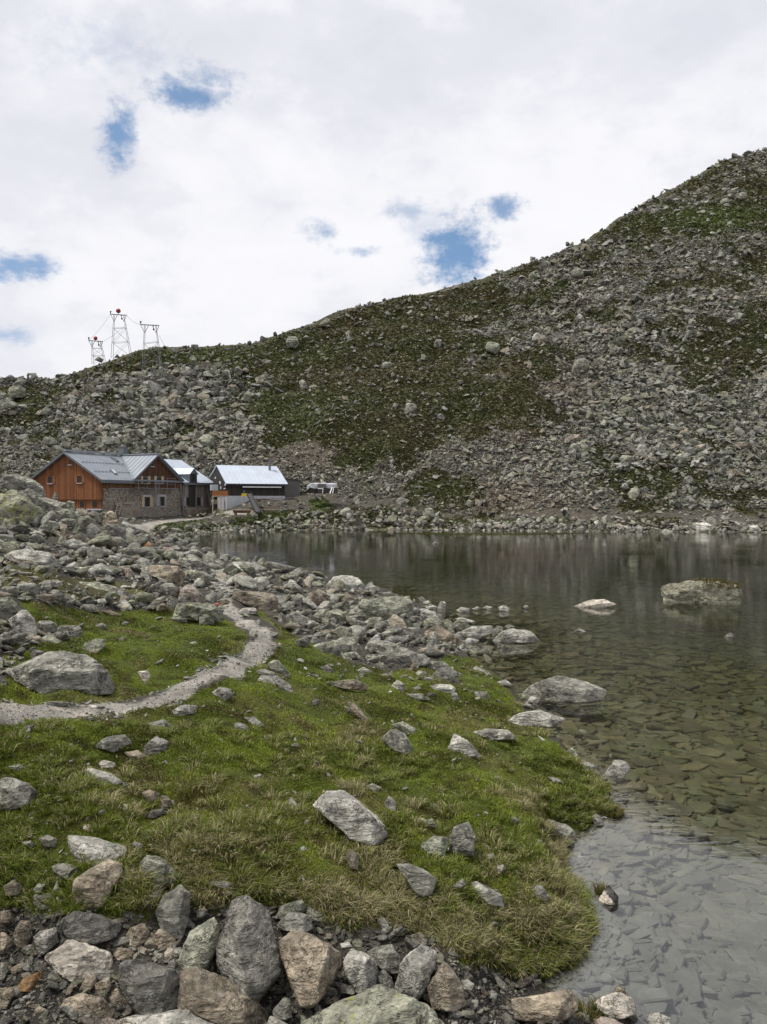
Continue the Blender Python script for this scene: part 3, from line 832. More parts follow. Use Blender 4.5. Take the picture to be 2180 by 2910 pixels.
# region | tint | lichen | label ("short name @ the rest"; empty: named from its neighbours) | outline
ROCKS = '''
A|white|0|cream white layered boulder @ resting on wet stones at the streambed|290,400 470,268 560,300 590,340 745,370 782,470 780,540 600,545 480,540 330,460
A|dark|.25|dark flat boulder with one rusty orange patch @ under the grass edge|375,185 500,90 640,100 830,185 780,245 610,300 480,280
A|pale|0|pale grey knobbly block @ left of the cream white boulder|222,265 270,225 380,200 405,295 330,350 270,385 240,330
A|tan|0||0,235 30,232 110,295 60,340 0,355
A|brown|.1||85,240 140,150 210,165 222,260 170,330 110,310
A|tan|0||0,90 70,85 97,150 60,172 0,165
A|rust|0|orange and rust coloured wedge stone @ lying on dark wet gravel|115,600 160,540 290,490 322,495 290,570 200,630 130,625
A|brown|0||65,480 190,410 212,450 160,490 80,508
A|grey|0||225,455 255,420 300,430 315,470 270,490 235,485
A|grey|0||0,435 50,440 62,490 20,545 0,545
A|tan|0||0,610 90,600 100,650 40,740 0,735
A|grey|0||330,520 370,475 460,515 430,548 335,550
A|grey|0||620,490 690,480 775,490 782,550 720,560 640,545
A|tan|0||580,525 640,520 655,570 600,625 530,615
A|tan|0||635,585 735,530 750,600 700,665 650,640
A|tan|0|tan angular stone with a pointed top @ under a hanging grass clump|840,260 870,210 970,165 1010,230 1010,270 900,325 850,300
A|tan|0|tan heart shaped stone @ wedged below the tall dark boulder|1015,270 1070,208 1120,225 1165,222 1187,290 1160,330 1070,350
A|tan|0||910,340 940,318 1010,335 1028,370 1000,395 930,375
A|pink|0|small round pinkish stone @ tucked beside the greenish upright slab|1100,380 1130,337 1185,345 1190,400 1150,430 1105,425
A|tan|0||725,345 790,330 880,345 930,400 850,420 780,420
A|green|.25|greenish upright slab @ leaning against the largest dark boulder|1190,400 1270,240 1330,190 1440,130 1480,190 1470,330 1400,440 1270,470 1195,470
A|dark|.15|dark squared block with a yellow lichen corner @ in the front row of boulders|790,460 830,410 900,410 1060,460 1200,490 1225,560 1190,770 1100,785 960,790 880,700 800,600
A|brown|.1|long brown slab boulder @ sloping right from the dark squared block|1195,490 1330,465 1500,530 1657,610 1830,760 1810,860 1657,860 1480,830 1195,760
A|tan|0|broad tan grey boulder @ split in two beside the dark squared block|365,780 430,690 530,640 700,680 835,770 830,815 510,820 400,800
A|tan|0||645,700 740,650 790,605 860,700 870,770 800,740
A|pink|0|pinkish tan boulder cut by the lower picture edge @ in front|490,850 560,790 660,780 830,840 840,930 480,930
A|pale|0|long pale tan boulder with a wavy top @ at the lower edge|780,830 900,790 1050,790 1200,755 1330,745 1450,790 1550,830 1590,880 1590,940 800,940
A|brown|0||225,760 260,725 340,760 345,800 250,810
A|green|.4||95,770 220,740 225,775 100,810
F|dark|.08|largest dark boulder with a pale flat shoulder @ in the front row|1130,640 1170,540 1240,500 1215,365 1290,355 1400,425 1430,530 1485,690 1400,800 1340,865 1220,800 1130,720
B|tan|.05|large tan boulder tapering downward @ right of the largest dark boulder|215,290 300,215 440,245 550,310 640,370 630,460 520,620 420,690 360,685 240,430
B|pale|0|grey and white streaked boulder @ right of the large tan boulder|645,440 700,340 800,370 890,450 870,600 760,640 660,520
B|grey|.05|flat topped grey stone overhanging its neighbours @ below dry grass|810,370 880,325 980,315 1050,420 1050,480 980,500 900,465
B|grey|0||865,510 920,480 980,540 1000,610 920,620
B|pale|.1|tall grey stone with two pointed horns @ under the tussock bank|1000,560 1050,410 1090,400 1190,300 1280,360 1290,400 1230,470 1210,590 1130,675 1020,620
B|brown|0|brown peaked boulder with a dry grass cap @ beside the gravel inlet|1215,600 1330,420 1410,510 1450,580 1480,690 1400,740 1250,720
B|pale|0||1445,560 1490,548 1535,585 1520,620 1460,610
B|green|.62|broad domed boulder spread with yellow green lichen @ at the bottom centre|345,850 560,720 700,650 900,605 1000,620 1200,720 1330,840 1400,920 1400,1000 350,1000
B|grey|0|small upright grey block @ between the brown slab and domed boulder|175,760 260,665 300,690 310,790 240,820 180,800
B|pale|0||140,852 160,795 280,850 290,920 140,920
B|green|.3||190,130 230,60 370,10 410,60 380,100 250,140
B|grey|0|rounded grey stone with dark pits @ above the large tan boulder|200,190 290,75 440,130 450,190 390,230 250,210
B|green|.6||380,80 420,62 525,115 510,155 440,150
B|pale|0||630,310 690,300 720,330 640,345
B|dark|0||610,610 630,570 690,590 680,640 625,640
B|grey|0||665,600 710,590 745,625 720,655 675,640
C|pale|.22|big pale grey boulder with yellow lichen flecks @ alone in the middle of the grass|147,150 215,75 290,70 400,160 490,235 500,260 450,320 330,280 240,230
C|green|.3||650,335 715,290 790,300 770,380 700,375
C|grey|.38|lichen covered horned rock @ right of the big pale boulder in the grass|790,300 810,250 880,220 915,290 905,370 790,365
C|grey|0|three cornered grey rock with a thin tail @ in the tussocks|535,420 600,418 690,460 730,495 715,550 650,565 620,530
C|pale|0|flat sloping grey brown slab @ sunk in dry grass near the lake edge|870,515 920,505 1040,570 1050,615 980,605 900,560
C|grey|0||800,525 855,490 870,515 840,535
C|dark|0||1190,530 1220,518 1265,570 1250,600 1200,590
C|grey|.08|brown grey rounded rock @ dipping over the bank into the still pool|1228,230 1260,212 1345,240 1385,275 1375,325 1330,325 1280,290
C|pale|0||1455,205 1480,185 1510,205 1520,235 1480,240
C|white|0|half white half black stone @ standing in the pool by the bank|1490,580 1540,518 1590,580 1580,610 1510,605
C|grey|0||480,150 505,100 540,130 540,175 500,185
C|green|.2||20,150 45,105 100,160 70,180
C|grey|0||60,365 80,345 118,345 122,372 80,380
C|brown|0||300,380 330,350 365,380 360,445 320,430
C|tan|0|tan brown wedge boulder @ at the lower edge beside the gravel inlet|1080,1060 1180,1040 1350,1010 1385,1040 1395,1110 1300,1170 1100,1140
C|white|.05|cream white boulder with dark foot @ standing in water at the lower edge|1460,1085 1520,1040 1600,1022 1657,1060 1680,1130 1560,1150
C|brown|0||1555,1020 1590,985 1620,1020 1650,1055
C|pink|0||1460,1165 1500,1140 1560,1150 1640,1190 1650,1220 1460,1220
E|pale|.1|small white and black mottled stone @ in the corner pool at the lower edge|820,2150 900,2130 985,2170 985,2230 820,2230
C|green|0||680,220 710,208 735,250 700,245
C|grey|0||1015,430 1045,425 1055,450 1020,462
C|grey|0||1060,212 1090,195 1120,215 1100,235
C|green|0||965,380 1000,370 1000,398 970,398
C|green|.2||394,60 430,40 475,65 440,88
C|white|0||1290,185 1310,175 1325,195 1300,203
F|pale|.05|large flat grey slab with a chipped edge @ on the left of the grass bank|348,40 480,50 660,100 685,150 630,180 430,210 395,150 350,90
F|tan|.08|large tan grey block @ standing below the flat grey slab|375,370 380,280 480,210 570,163 640,190 640,240 580,320 540,400 450,410
F|green|.35|lichen spotted wedge @ right of the large tan grey block|740,300 735,180 775,145 840,155 950,240 900,280 780,310
F|grey|.1|tall dark grey rounded boulder @ standing upright in the grass edge|810,440 860,350 940,300 1000,350 990,480 950,570 850,540
F|pale|0||700,390 740,360 830,330 845,370 760,405
F|grey|0||270,205 330,185 410,205 400,245 360,280 280,240
F|grey|0||110,80 160,70 190,95 160,115
F|grey|.1||195,60 250,40 305,65 290,105 230,100
F|brown|0||15,310 75,275 120,310 100,350 30,355
F|green|0||170,330 200,292 240,300 205,350
F|grey|0||275,325 300,275 320,335
F|grey|0||1025,440 1060,420 1090,435 1070,470 1030,475
F|dark|0||1080,290 1160,280 1225,295 1215,335 1120,315
F|tan|0||1140,345 1200,330 1225,345 1200,362
F|grey|0||1070,240 1085,228 1103,245 1085,265
F|grey|0||1545,115 1590,100 1608,125 1570,148
G|grey|.05|low tan grey stone with a peaked top @ below the path in the grass|440,700 500,650 590,640 625,680 540,720
G|grey|.2|lumpy grey green stone @ just below the path|690,590 770,570 815,600 800,645 700,640
G|dark|.1|dark grey block @ in front of the lumpy grey green stone|675,700 735,648 795,670 800,735 720,755 680,740
G|tan|0||580,725 650,715 700,750 715,780 620,765
G|white|0|small bright white stone @ between grass tufts on the left|448,785 480,760 545,775 545,808 490,810
G|green|.3||20,795 90,780 132,800 110,828
G|tan|0||260,800 290,783 318,800 280,815
G|grey|0|big grey brown boulder @ cut by the left picture edge in the grass|0,850 30,838 130,870 180,910 170,950 30,990 0,980
G|pale|.18|flat grey stone with a layered end @ in the left grass|385,830 420,795 520,825 578,860 575,895 470,915 450,880
G|tan|0|tan grey lump with a brown end @ in the middle left grass|665,915 700,898 755,920 750,965 700,975
G|brown|0||755,930 790,930 812,960 800,995 760,985
G|dark|0||675,1025 720,995 770,990 790,1010 720,1038
G|grey|0||200,850 240,855 275,875 240,883
G|grey|0||315,690 340,680 350,705 325,712
G|white|0|pale rounded stone @ standing alone left in the grass|385,1080 420,1060 460,1072 455,1112 390,1112
G|dark|0||1100,590 1130,583 1170,605 1155,642 1110,628
G|grey|0||1130,560 1200,558 1250,600 1190,605
G|pale|.3|white topped lichen stone @ just under the bend of the path|810,530 850,502 930,505 910,540 830,558
G|pale|.45|rounded stone with yellow lichen cap @ right beside the trail|995,445 1030,418 1090,425 1095,460 1050,478
G|pale|.2|long rounded grey stone @ in grass right of the path bend|1210,385 1230,362 1310,365 1370,410 1385,440 1310,425 1240,395
G|grey|.1||1200,345 1240,332 1300,350 1290,367 1220,368
G|green|.5|lichen yellow boulder @ topping the little cluster right of the path|1255,320 1280,290 1310,290 1360,345 1365,372 1310,358
G|dark|.1||1390,200 1440,180 1460,200 1450,228 1400,223
G|grey|0||1470,208 1480,173 1515,212
G|green|.35||1530,395 1600,390 1657,400 1640,428 1560,413
G|white|0|white flat stone with a ragged edge @ in grass above the trail|645,345 700,340 710,365 680,402 660,372
K|grey|.42|big domed boulder patched with yellow lichen @ above the path on the left|50,1370 200,1310 440,1260 450,1210 540,1150 720,1140 880,1180 1060,1230 1200,1370 1285,1470 1260,1570 1000,1610 660,1610 480,1590 180,1500
G|green|.5|lichen streaked leaning stone @ right above the big domed boulder|390,215 450,190 505,190 490,230 430,278 395,262
G|dark|0||140,260 160,240 215,250 195,288 150,292
G|pale|0||445,130 480,115 505,130 480,148
G|pale|0||890,210 920,203 935,215 905,224
G|pale|0||585,240 640,233 642,250
K|pale|.1|large block with pale top and dark face @ at the left edge of the meadow|100,790 240,680 300,680 390,790 420,930 300,975 180,900 100,830
K|grey|.15||420,860 430,800 560,800 640,840 640,930 520,930
K|grey|.15|squarish grey rock @ at the right end of the meadow ledge|640,900 670,860 900,860 935,940 900,985 660,985
K|tan|0||150,1010 280,980 440,970 520,1040 400,1060 180,1060
K|grey|0||440,1730 600,1705 790,1720 780,1760 520,1765
K|pale|0||960,1775 1000,1745 1180,1765 1190,1820 980,1820
S|tan|0|thin tan splinter of rock @ lying in the grass below the jumble|985,1992 1010,2000 1055,2045 1040,2052 1000,2022
S|grey|.1||1083,2100 1110,2070 1150,2080 1180,2132 1170,2142 1110,2122
S|green|.15||1110,2060 1145,2050 1190,2075 1180,2098
S|pale|.2|grey pointed rock @ on the grass near the shore rocks|1268,2130 1290,2083 1330,2105 1372,2145 1300,2148
L|pale|.1|long low grey rock @ half sunk in the grass by the lake|722,762 770,750 830,755 860,780 780,785
H|pale|.12|wide pale dome shaped boulder @ on the far tip of the shore|235,140 290,85 370,75 440,90 485,140 495,175 420,182 310,162
H|green|.35|biggest wedge boulder of the shore jumble @ grey with lichen and a flat top|380,320 430,270 480,230 640,215 770,210 815,280 760,310 640,345 500,372 420,352
H|green|.35||500,400 510,350 590,340 600,372 570,412
H|green|.3||575,400 640,350 690,335 680,370 610,408
H|tan|.25|broad triangular tan rock @ sloping into the lake shallows|825,490 870,430 950,390 1060,460 1125,490 1080,512 940,518
H|green|.6|mossy lump @ behind the broad triangular tan rock|845,380 900,340 960,350 1000,390 940,412 870,422
H|grey|.1||750,440 760,405 830,410 850,440 800,482 760,482
H|pale|.05|low broken rock @ left end of the pale group in the shallows|1090,440 1170,400 1300,395 1310,440 1200,482 1120,467
H|grey|0||1290,440 1330,395 1365,410 1360,440 1300,462
H|pale|.1|pale sloping rock @ right end of the group in the shallows|1290,490 1360,430 1430,415 1540,430 1610,490 1500,503 1390,503
H|grey|0||1375,402 1400,388 1450,408 1400,420
H|green|.55||1040,390 1080,350 1130,355 1155,400 1110,422 1060,417
H|pale|0||1050,355 1100,345 1190,370 1180,387 1110,372
H|pale|.1||820,290 880,290 940,320 960,347 880,347 825,332
H|pale|0||1065,302 1100,278 1160,290 1150,312 1090,314
H|pale|0||1165,292 1200,276 1230,288 1200,302
H|pale|0||1230,287 1260,270 1300,280 1280,297
H|pale|0||1330,282 1370,265 1420,290 1400,307 1350,303
H|grey|0||1490,277 1515,265 1530,278 1510,292
H|pale|0||970,257 985,242 1005,255 990,277
H|pale|0||870,282 920,268 955,280 940,297 890,293
H|grey|0||820,222 850,212 885,240 840,242
H|pale|0||850,250 890,238 910,255 870,262
H|green|.35|overturned slab with a dark brown underside @ in the front of the jumble|130,560 160,520 260,500 400,460 510,575 450,602 280,588
H|grey|.15|long tilted grey slab @ running down to the green point|485,520 560,485 630,495 700,560 880,600 840,642 760,672 700,658 600,592
H|dark|.1||600,612 650,580 720,640 760,667 640,652
H|green|.3||360,570 420,565 445,600 360,627 340,592
H|tan|0|narrow leaning slab on edge @ beside the long tilted grey slab|755,682 800,620 830,615 820,650 770,692
H|grey|.25|round grey boulder @ on the grass above the flat table stone|915,710 950,670 1020,655 1070,690 1095,752 1040,772 930,762
H|grey|.15||840,642 900,620 1000,630 1025,655 950,672 880,682
H|pale|0|flat pale table stone @ propped on a smaller rock in the grass|885,787 930,770 1030,772 1070,800 1050,822 920,827
H|grey|0||1030,832 1070,820 1090,862 1050,882
H|pale|.1|pyramid shaped grey stone @ in the grass below the jumble|645,792 690,740 740,770 745,812 700,822
H|brown|.4|long low mossy brown rock @ in the grass under the jumble|240,762 310,750 430,740 510,780 500,808 330,793
H|pale|.08|cracked grey rock @ at the grass tip above the water|1135,687 1190,655 1250,680 1310,715 1300,737 1200,712
H|pale|0||1305,762 1380,740 1430,775 1340,788
H|grey|.1||1135,817 1260,815 1285,860 1250,872 1200,842
L|grey|.3|large craggy pale boulder @ standing in the lake near the green bank|862,642 920,608 985,580 1068,597 1146,632 1122,646 1060,652 920,648
H|dark|0|smooth dark grey stone @ in the grass left of the jumble foot|195,662 250,645 300,690 250,698
H|grey|0||420,692 480,660 540,695 500,718
H|green|.25||540,642 600,630 650,680 580,688
H|brown|.15||565,717 640,690 690,730 620,742
H|green|.35||795,712 830,680 890,700 885,732 820,732
H|grey|0||780,792 830,780 850,805 800,818
H|grey|.15||750,832 850,830 880,872 800,862
H|grey|.1||40,502 100,470 130,480 120,517 60,517
H|grey|0||135,512 155,458 205,495 190,518
H|green|.25||150,422 200,390 265,425 200,442
H|grey|.15||265,442 320,400 400,410 410,452 330,472
H|green|.4|hummocky lichen boulder @ in the middle of the shore jumble|200,372 250,310 330,290 380,350 330,392 240,398
H|green|.2||155,332 200,295 265,290 240,342 180,368
H|grey|.1|large split grey slab with a black hollow @ beside the path grass|0,332 20,300 110,340 140,397 60,402 10,382
H|brown|.35|brown lichen boulder @ at the back of the shore jumble|90,252 130,190 210,165 265,210 250,252 150,267
H|grey|.25||165,302 220,240 290,240 270,292
H|green|.5||295,262 340,245 390,270 380,312 310,302
H|brown|.1||330,242 370,190 440,235 410,267
H|grey|.15||0,250 60,190 110,220 80,262 0,270
H|pale|0||40,122 120,100 180,140 100,152
H|pale|0||500,152 540,140 590,160 560,187 520,177
H|pale|0||590,192 650,180 670,200 610,212
H|pale|0||840,562 880,530 935,575 900,592
H|green|.6||690,372 770,350 800,400 720,405
H|grey|.1||430,357 500,380 495,412 420,402
H|grey|0||580,452 630,425 680,440 650,472
H|grey|0||495,432 550,415 575,445 520,457
I|pink|0|pale pinkish peaked boulder @ left of the stony steps of the trail|555,612 630,560 690,600 790,700 770,737 640,737 520,712
I|green|.62|flat yellow green lichen slab with a red paint mark @ where the trail starts|470,870 520,745 700,740 880,750 960,872 900,902 700,875
I|brown|.2|broad dark brown boulder with a hollow @ in the upper jumble|210,480 260,400 400,400 530,410 600,480 560,592 430,552 330,512
I|green|.5|slanting lichen slab @ right of the broad dark brown boulder|580,460 650,440 760,470 850,510 800,572 690,557
I|grey|.2|long slanting grey slab @ on the crest above the inlet|590,300 680,310 800,390 860,480 840,502 740,412 620,372
I|grey|.1||840,362 900,345 970,390 950,442 880,452
I|green|.2|peaked boulder with a brown underside @ at the lake inlet|930,452 1000,375 1110,450 1080,477 1010,487
I|green|.55|rounded lichen boulder @ right by the still water of the inlet|1075,402 1130,380 1220,420 1240,492 1190,512 1110,442
I|tan|.05|low tan boulder @ between the trail steps and the inlet|990,532 1060,480 1130,460 1190,510 1170,572 1080,572
I|brown|.3|big rough brown grey boulder @ right of the trail beginning|1000,692 1060,630 1250,640 1400,660 1440,722 1430,802 1300,842 1150,772
I|grey|.1||1180,562 1230,510 1330,500 1360,560 1280,632 1190,602
I|tan|0||880,722 980,700 1000,740 900,762
I|pale|0||1050,832 1120,790 1230,785 1260,842 1100,842
I|brown|0|small brown peaked rock @ on the heap end beside the inlet water|320,192 380,165 450,215 420,242 340,237
I|pink|0||355,282 400,235 480,240 520,300 420,332
I|rust|0|reddish stained rock @ at the end of the boulder heap|210,232 260,180 300,220 260,272
I|dark|.1||540,242 580,225 640,260 620,297
I|grey|.1||640,262 700,255 780,310 740,332 660,302
I|grey|.05|rounded smooth grey boulder @ left of the pale pinkish boulder|340,602 410,560 480,565 555,640 520,692 420,642
I|grey|.1||230,782 340,700 415,680 420,722 320,792
I|brown|0||320,772 400,740 460,790 340,812
I|grey|.15||420,742 480,700 520,730 500,782 440,782
I|grey|.2||120,382 200,330 320,370 260,432
I|dark|.1||0,622 60,630 80,660 150,700 160,742 0,742
I|green|.2||720,872 780,840 860,890 850,932 720,942
I|grey|.1||620,852 680,825 730,860 700,902
I|green|.3||430,882 500,872 620,885 610,922 540,912
J|green|.75|huge yellow green lichen covered crag @ at the left edge above the meadow|-60,470 100,440 330,670 600,830 700,880 500,1060 380,1080 200,1070 -60,1000
J|grey|.1|large smooth grey boulder @ on top of the heap at the left edge|-60,310 160,310 380,340 460,430 560,470 620,580 540,592 380,502 200,480 -60,420
J|grey|.3||200,562 380,500 560,590 590,680 500,722 330,642
J|grey|.15|overhanging grey slab @ below the cladding of the orange gable|480,612 600,615 800,670 880,700 860,742 700,772 590,692
J|green|.15||850,682 900,655 975,670 980,752 900,742
J|green|.3||720,802 830,760 960,780 1060,850 960,872 800,812
J|dark|0||740,852 840,780 890,850 860,892 760,932
J|dark|.12|round dark boulder @ at the foot of the heap below the hut|970,1092 1020,980 1130,920 1250,960 1340,1110 1290,1252 1180,1282 1050,1192
J|tan|.02|pale tan pointed boulder @ in front of the stone buttress|1320,992 1360,850 1440,780 1520,830 1600,950 1590,972 1430,955
J|brown|.15|narrow brown leaning boulder @ left of the round dark boulder|790,962 870,960 990,1180 960,1212 850,1142 790,1052
J|green|.1||760,1182 800,1100 890,1180 870,1232 780,1242
J|grey|0||650,932 700,910 780,1000 720,1012
J|grey|.05||790,912 870,880 1000,910 970,962 850,942
J|dark|.15|dark broad boulder @ in front of the pale tan pointed boulder|1310,1002 1420,955 1560,970 1657,1010 1640,1122 1500,1132 1350,1082
J|grey|.15||1340,1152 1420,1130 1570,1130 1657,1200 1600,1282 1400,1202
J|green|.3||920,1012 1040,880 1150,850 1230,920 1000,1002
J|grey|.1||1290,1290 1340,1240 1450,1220 1480,1290 1400,1330
J|grey|.05||-30,1040 40,1030 95,1080 60,1110 -30,1100
K|pale|.15|broad pale grey boulder with ochre stains @ lying in olive turf far left|40,90 150,20 300,0 560,40 660,150 650,222 520,228 330,232 200,182
K|green|.3|long overhanging flat slab @ in olive turf above the meadow|795,385 850,365 1100,375 1300,420 1440,500 1400,532 1200,548 1000,542 870,482
K|pale|.05||720,202 830,140 900,180 850,232 740,222
K|white|0|small whitish slab @ among rubble right of the broad pale boulder|830,232 900,200 970,205 980,252 900,262
K|brown|.1||190,402 240,360 330,380 370,450 280,492 210,472
K|grey|.15||470,402 520,350 650,340 720,400 640,432 520,442
K|green|.3||0,452 50,415 190,420 230,490 150,532 30,512
K|green|.1|blocky grey green rock @ at the left edge of the meadow top|-30,540 110,530 200,620 190,682 90,722 -30,690
K|grey|.05|low dark faced rock @ on the upper rim of the meadow|870,692 920,620 1060,620 1120,690 1000,708
K|tan|.05|thin flat tan slab @ on the upper rim of the meadow|1110,692 1240,690 1390,745 1250,745
K|grey|.1||520,502 600,450 740,470 700,522 560,552
K|pale|0||350,310 400,300 470,330 430,350 360,340
L|olive|.42|largest lake boulder with a grassy top @ far out in the water|1262,338 1312,306 1352,288 1420,291 1482,277 1556,290 1604,316 1636,340 1480,350 1350,347
L|white|0|low flat white rock @ awash in the open lake|1042,354 1090,342 1140,338 1175,355 1120,364
L|grey|0|dark tip of a rock @ just breaking the lake surface|1030,440 1060,430 1092,441
L|dark|0|tiny dark rock tip @ breaking the water at the right|1515,457 1535,445 1555,452 1545,461
L|pale|0|small pale stone @ in front of the craggy lake boulder|885,662 905,648 935,655 920,667
L|pale|.08|long low pale rock @ at the shore edge below the craggy boulder|820,730 870,700 930,690 1015,720 980,740 880,740
E|pale|.12|single grey white rock @ in the water where the reflection turns bright|510,462 600,385 670,390 715,440 650,492 560,492
E|grey|0||355,412 400,395 500,440 500,472 360,462
L|dark|0||588,162 600,155 613,163
E|pale|0||60,212 110,240 175,300 140,302
E|pale|0||280,317 310,300 370,355 330,347
E|pale|0||130,502 200,510 270,555 180,542
M|far|.35|tall pointed standing stone @ alone on the dark heath slope|915,802 940,720 970,690 1005,730 1000,792 960,808
M|far|.2||790,492 820,470 865,480 850,507 800,507
M|brown|.2||800,642 830,612 870,635 860,662 810,667
M|far|.2||1100,382 1115,340 1150,340 1150,388
M|green|.5|pale lichen outcrop block @ high in the heath slope|1390,382 1430,350 1490,360 1500,412 1470,422 1420,402
M|far|.3||1390,562 1420,540 1450,580 1410,588
M|far|.3||1500,582 1530,560 1557,590 1540,607
M|far|.1||940,187 970,165 998,190 960,202
M|far|.2||1235,967 1265,935 1300,965 1270,992
M|far|.25||310,592 330,572 360,600 355,642 320,642
M|far|.2||365,622 395,605 430,620 400,652
M|far|.35|rounded rock hump @ just below the skyline of the slope|190,382 220,330 290,320 340,360 320,388
M|far|.3||410,262 470,215 500,220 470,262
M|far|.25||40,492 100,460 170,465 130,502
M|far|.2||50,572 100,545 135,545 120,588
M|far|.35||0,652 20,645 40,680 0,692
M|far|.25|broad boulder @ at the foot of the slope right of the white tarp|540,1372 560,1340 610,1330 635,1370 620,1392
M|far|.2|squat upright boulder @ by the far shore path below the scree|1035,1372 1060,1330 1100,1335 1115,1380 1070,1397
M|green|.3||1285,1312 1310,1280 1340,1300 1330,1337
M|far|.3||870,1152 900,1120 935,1150 910,1167
M|far|.2||930,1142 960,1110 1000,1120 990,1147
N|far|.2|large dark faced block @ high on the scree near the skyline|400,792 470,735 590,790 580,837 520,827
N|far|.3||945,652 950,625 1035,630 1010,652
N|pale|.1|long pale slab lying aslant @ where heath meets the scree tongue|230,1202 230,1140 350,1200 320,1237
N|far|.05|big angular block @ in the middle of the scree tongue|465,1372 530,1295 590,1300 580,1392 520,1407
N|green|.3||1030,1392 1060,1350 1100,1360 1080,1402 1040,1412
N|dark|.2|dark block @ sitting on the skyline at the upper right|1595,67 1620,38 1680,40 1680,64
N|far|.3||55,1447 85,1425 110,1445 100,1472
N|far|.25|grey cliff outcrop @ above the bright green strip upper right|1290,432 1340,330 1450,320 1500,360 1430,412
N|far|.2||1400,332 1500,280 1580,340 1560,382
N|grey|.15||1180,442 1300,410 1330,440 1230,462
N|far|.3||1040,362 1070,330 1110,310 1120,342
N|grey|.1||890,432 980,410 1060,420 1000,452
O|green|.3|biggest boulder behind the hut @ with a flat lichen top|1120,512 1200,475 1280,500 1300,545 1270,587 1140,572
O|green|.25||1000,592 1070,520 1140,550 1120,592
O|green|.4|upright lichen block @ on the rubble above the cross gable|770,532 780,470 830,450 855,500 840,542
O|dark|.25||475,502 560,450 580,510 550,547 490,547
O|far|.25||235,547 260,500 330,510 320,557
O|far|.25|pale rock with a dark base @ in the grass slope left above the hut|225,362 270,320 310,350 290,367
O|pale|.05|pale squared stone @ in the rubble behind the hut|905,432 920,405 975,410 970,442
O|far|.15||1035,382 1140,350 1140,372 1050,412
O|far|.15||790,372 820,350 875,380 840,412
O|dark|.15|dark leaning slab @ on the slope left of the near pylon|510,272 570,200 640,185 650,220 560,267
O|dark|.1|dark block @ beside the foot of the nearest pylon|910,222 920,165 970,150 990,190 950,227
O|grey|.1||840,172 890,165 890,240 850,242
O|green|.4|bare greenish rock face @ on the slope at the far left|0,242 80,195 180,200 210,250 120,262 0,272
O|far|.2||0,312 60,285 140,320 0,332
O|dark|.1||25,152 60,132 100,155 70,177
O|grey|.15|rock jutting up @ left of the skyline bench|60,192 120,150 160,170 130,202
O|dark|.1|dark rock @ at the foot of the smallest pylon|555,47 580,25 610,45 600,62
O|dark|0||670,32 690,10 710,32
O|far|.2||1490,82 1550,45 1610,60 1560,92
O|far|.15||1500,152 1580,130 1570,170 1510,177
O|far|.3||1430,282 1450,230 1485,240 1480,287
O|far|.3||210,622 230,590 260,610 250,647
O|pale|.1||145,672 180,645 200,665 170,692
P|pale|.05|wide low pale boulder @ on the far waterline at the right|1190,1062 1230,1030 1290,1028 1340,1055 1330,1082 1200,1082
P|pale|.05|domed pale boulder @ on the waterline at the right edge|1500,1072 1550,1040 1600,1050 1625,1075 1600,1090 1510,1090
P|dark|0||500,1067 540,1045 570,1070 560,1092 505,1092
P|green|.2||385,1052 410,1030 460,1040 480,1060 400,1070
P|green|.15||330,1012 360,990 390,1010 370,1030
P|pale|0||850,1062 880,1042 930,1070 870,1082
P|pale|0||0,1052 40,1035 75,1055 30,1067
P|far|.3||450,592 480,550 535,555 530,590 480,602
P|far|.25|large rounded boulder @ in the lower scree above the grassy strip|750,652 790,620 850,630 870,690 760,697
P|far|.35||1090,652 1120,615 1190,610 1200,650 1110,667
P|far|.2||1045,892 1060,850 1110,850 1105,892
P|tan|.05|tan upright block @ in the lower right scree|1100,512 1150,445 1180,470 1190,530 1120,532
P|pale|.1||840,552 860,525 890,540 870,560
P|green|.3||810,862 840,820 895,830 880,870 850,902
'''

def ico_dirs(sub):
    bm = bmesh.new()
    bmesh.ops.create_icosphere(bm, subdivisions=sub, radius=1)
    v = np.array([x.co[:] for x in bm.verts]); f = np.array([[q.index for q in p.verts] for p in bm.faces])
    bm.free()
    return v, f
ICO = {k: ico_dirs(k) for k in (2, 3, 4, 5, 6)}

def hull2(pts):
    p = sorted(map(tuple, pts))
    def half(q):
        h = []
        for a in q:
            while len(h) > 1 and (h[-1][0] - h[-2][0]) * (a[1] - h[-2][1]) - (h[-1][1] - h[-2][1]) * (a[0] - h[-2][0]) <= 0: h.pop()
            h.append(a)
        return h
    lo = half(p); up = half(p[::-1])
    return np.array(lo[:-1] + up[:-1])          # counter-clockwise

def solid_from_planes(N, D, ext, sub, p=20, amp=.05, seed=0, strat=None, facets=None):
    """bevelled polyhedron: every direction runs out to the nearest of the planes"""
    v, f = ICO[sub]
    d = v * np.asarray(ext)[None]
    d /= np.linalg.norm(d, axis=1, keepdims=True)
    q = np.maximum(d @ N.T, 0) / D[None]
    r = 1 / np.maximum((q ** p).sum(1), 1e-12) ** (1 / p)
    P = d * r[:, None]
    size = float(np.mean(ext)) * 2
    so = seed * 7.31 + 3.1
    n = fbm(P / size * 5.0 + so, 4 if sub > 3 else 3, .6) * amp * .5
    if sub > 3:
        ax = strat if strat is not None else np.array([.2, .3, .93])
        s = (P @ ax) / size
        w = fbm(P / size * 1.7 + so + 9, 2) * .35
        st = np.stack([s * 9 + w * 5, w, np.full_like(s, so)], -1)
        n = n + pn(st) * amp * .55
        rid = 1 - np.abs(fbm(P / size * 3.5 + so + 31, 3)) * 2.6
        n = n - np.clip(rid - .80, 0, 1) * amp * 1.6
    if facets is not None: facets.append(q.argmax(1))
    return P + d * (n * size)[:, None], f

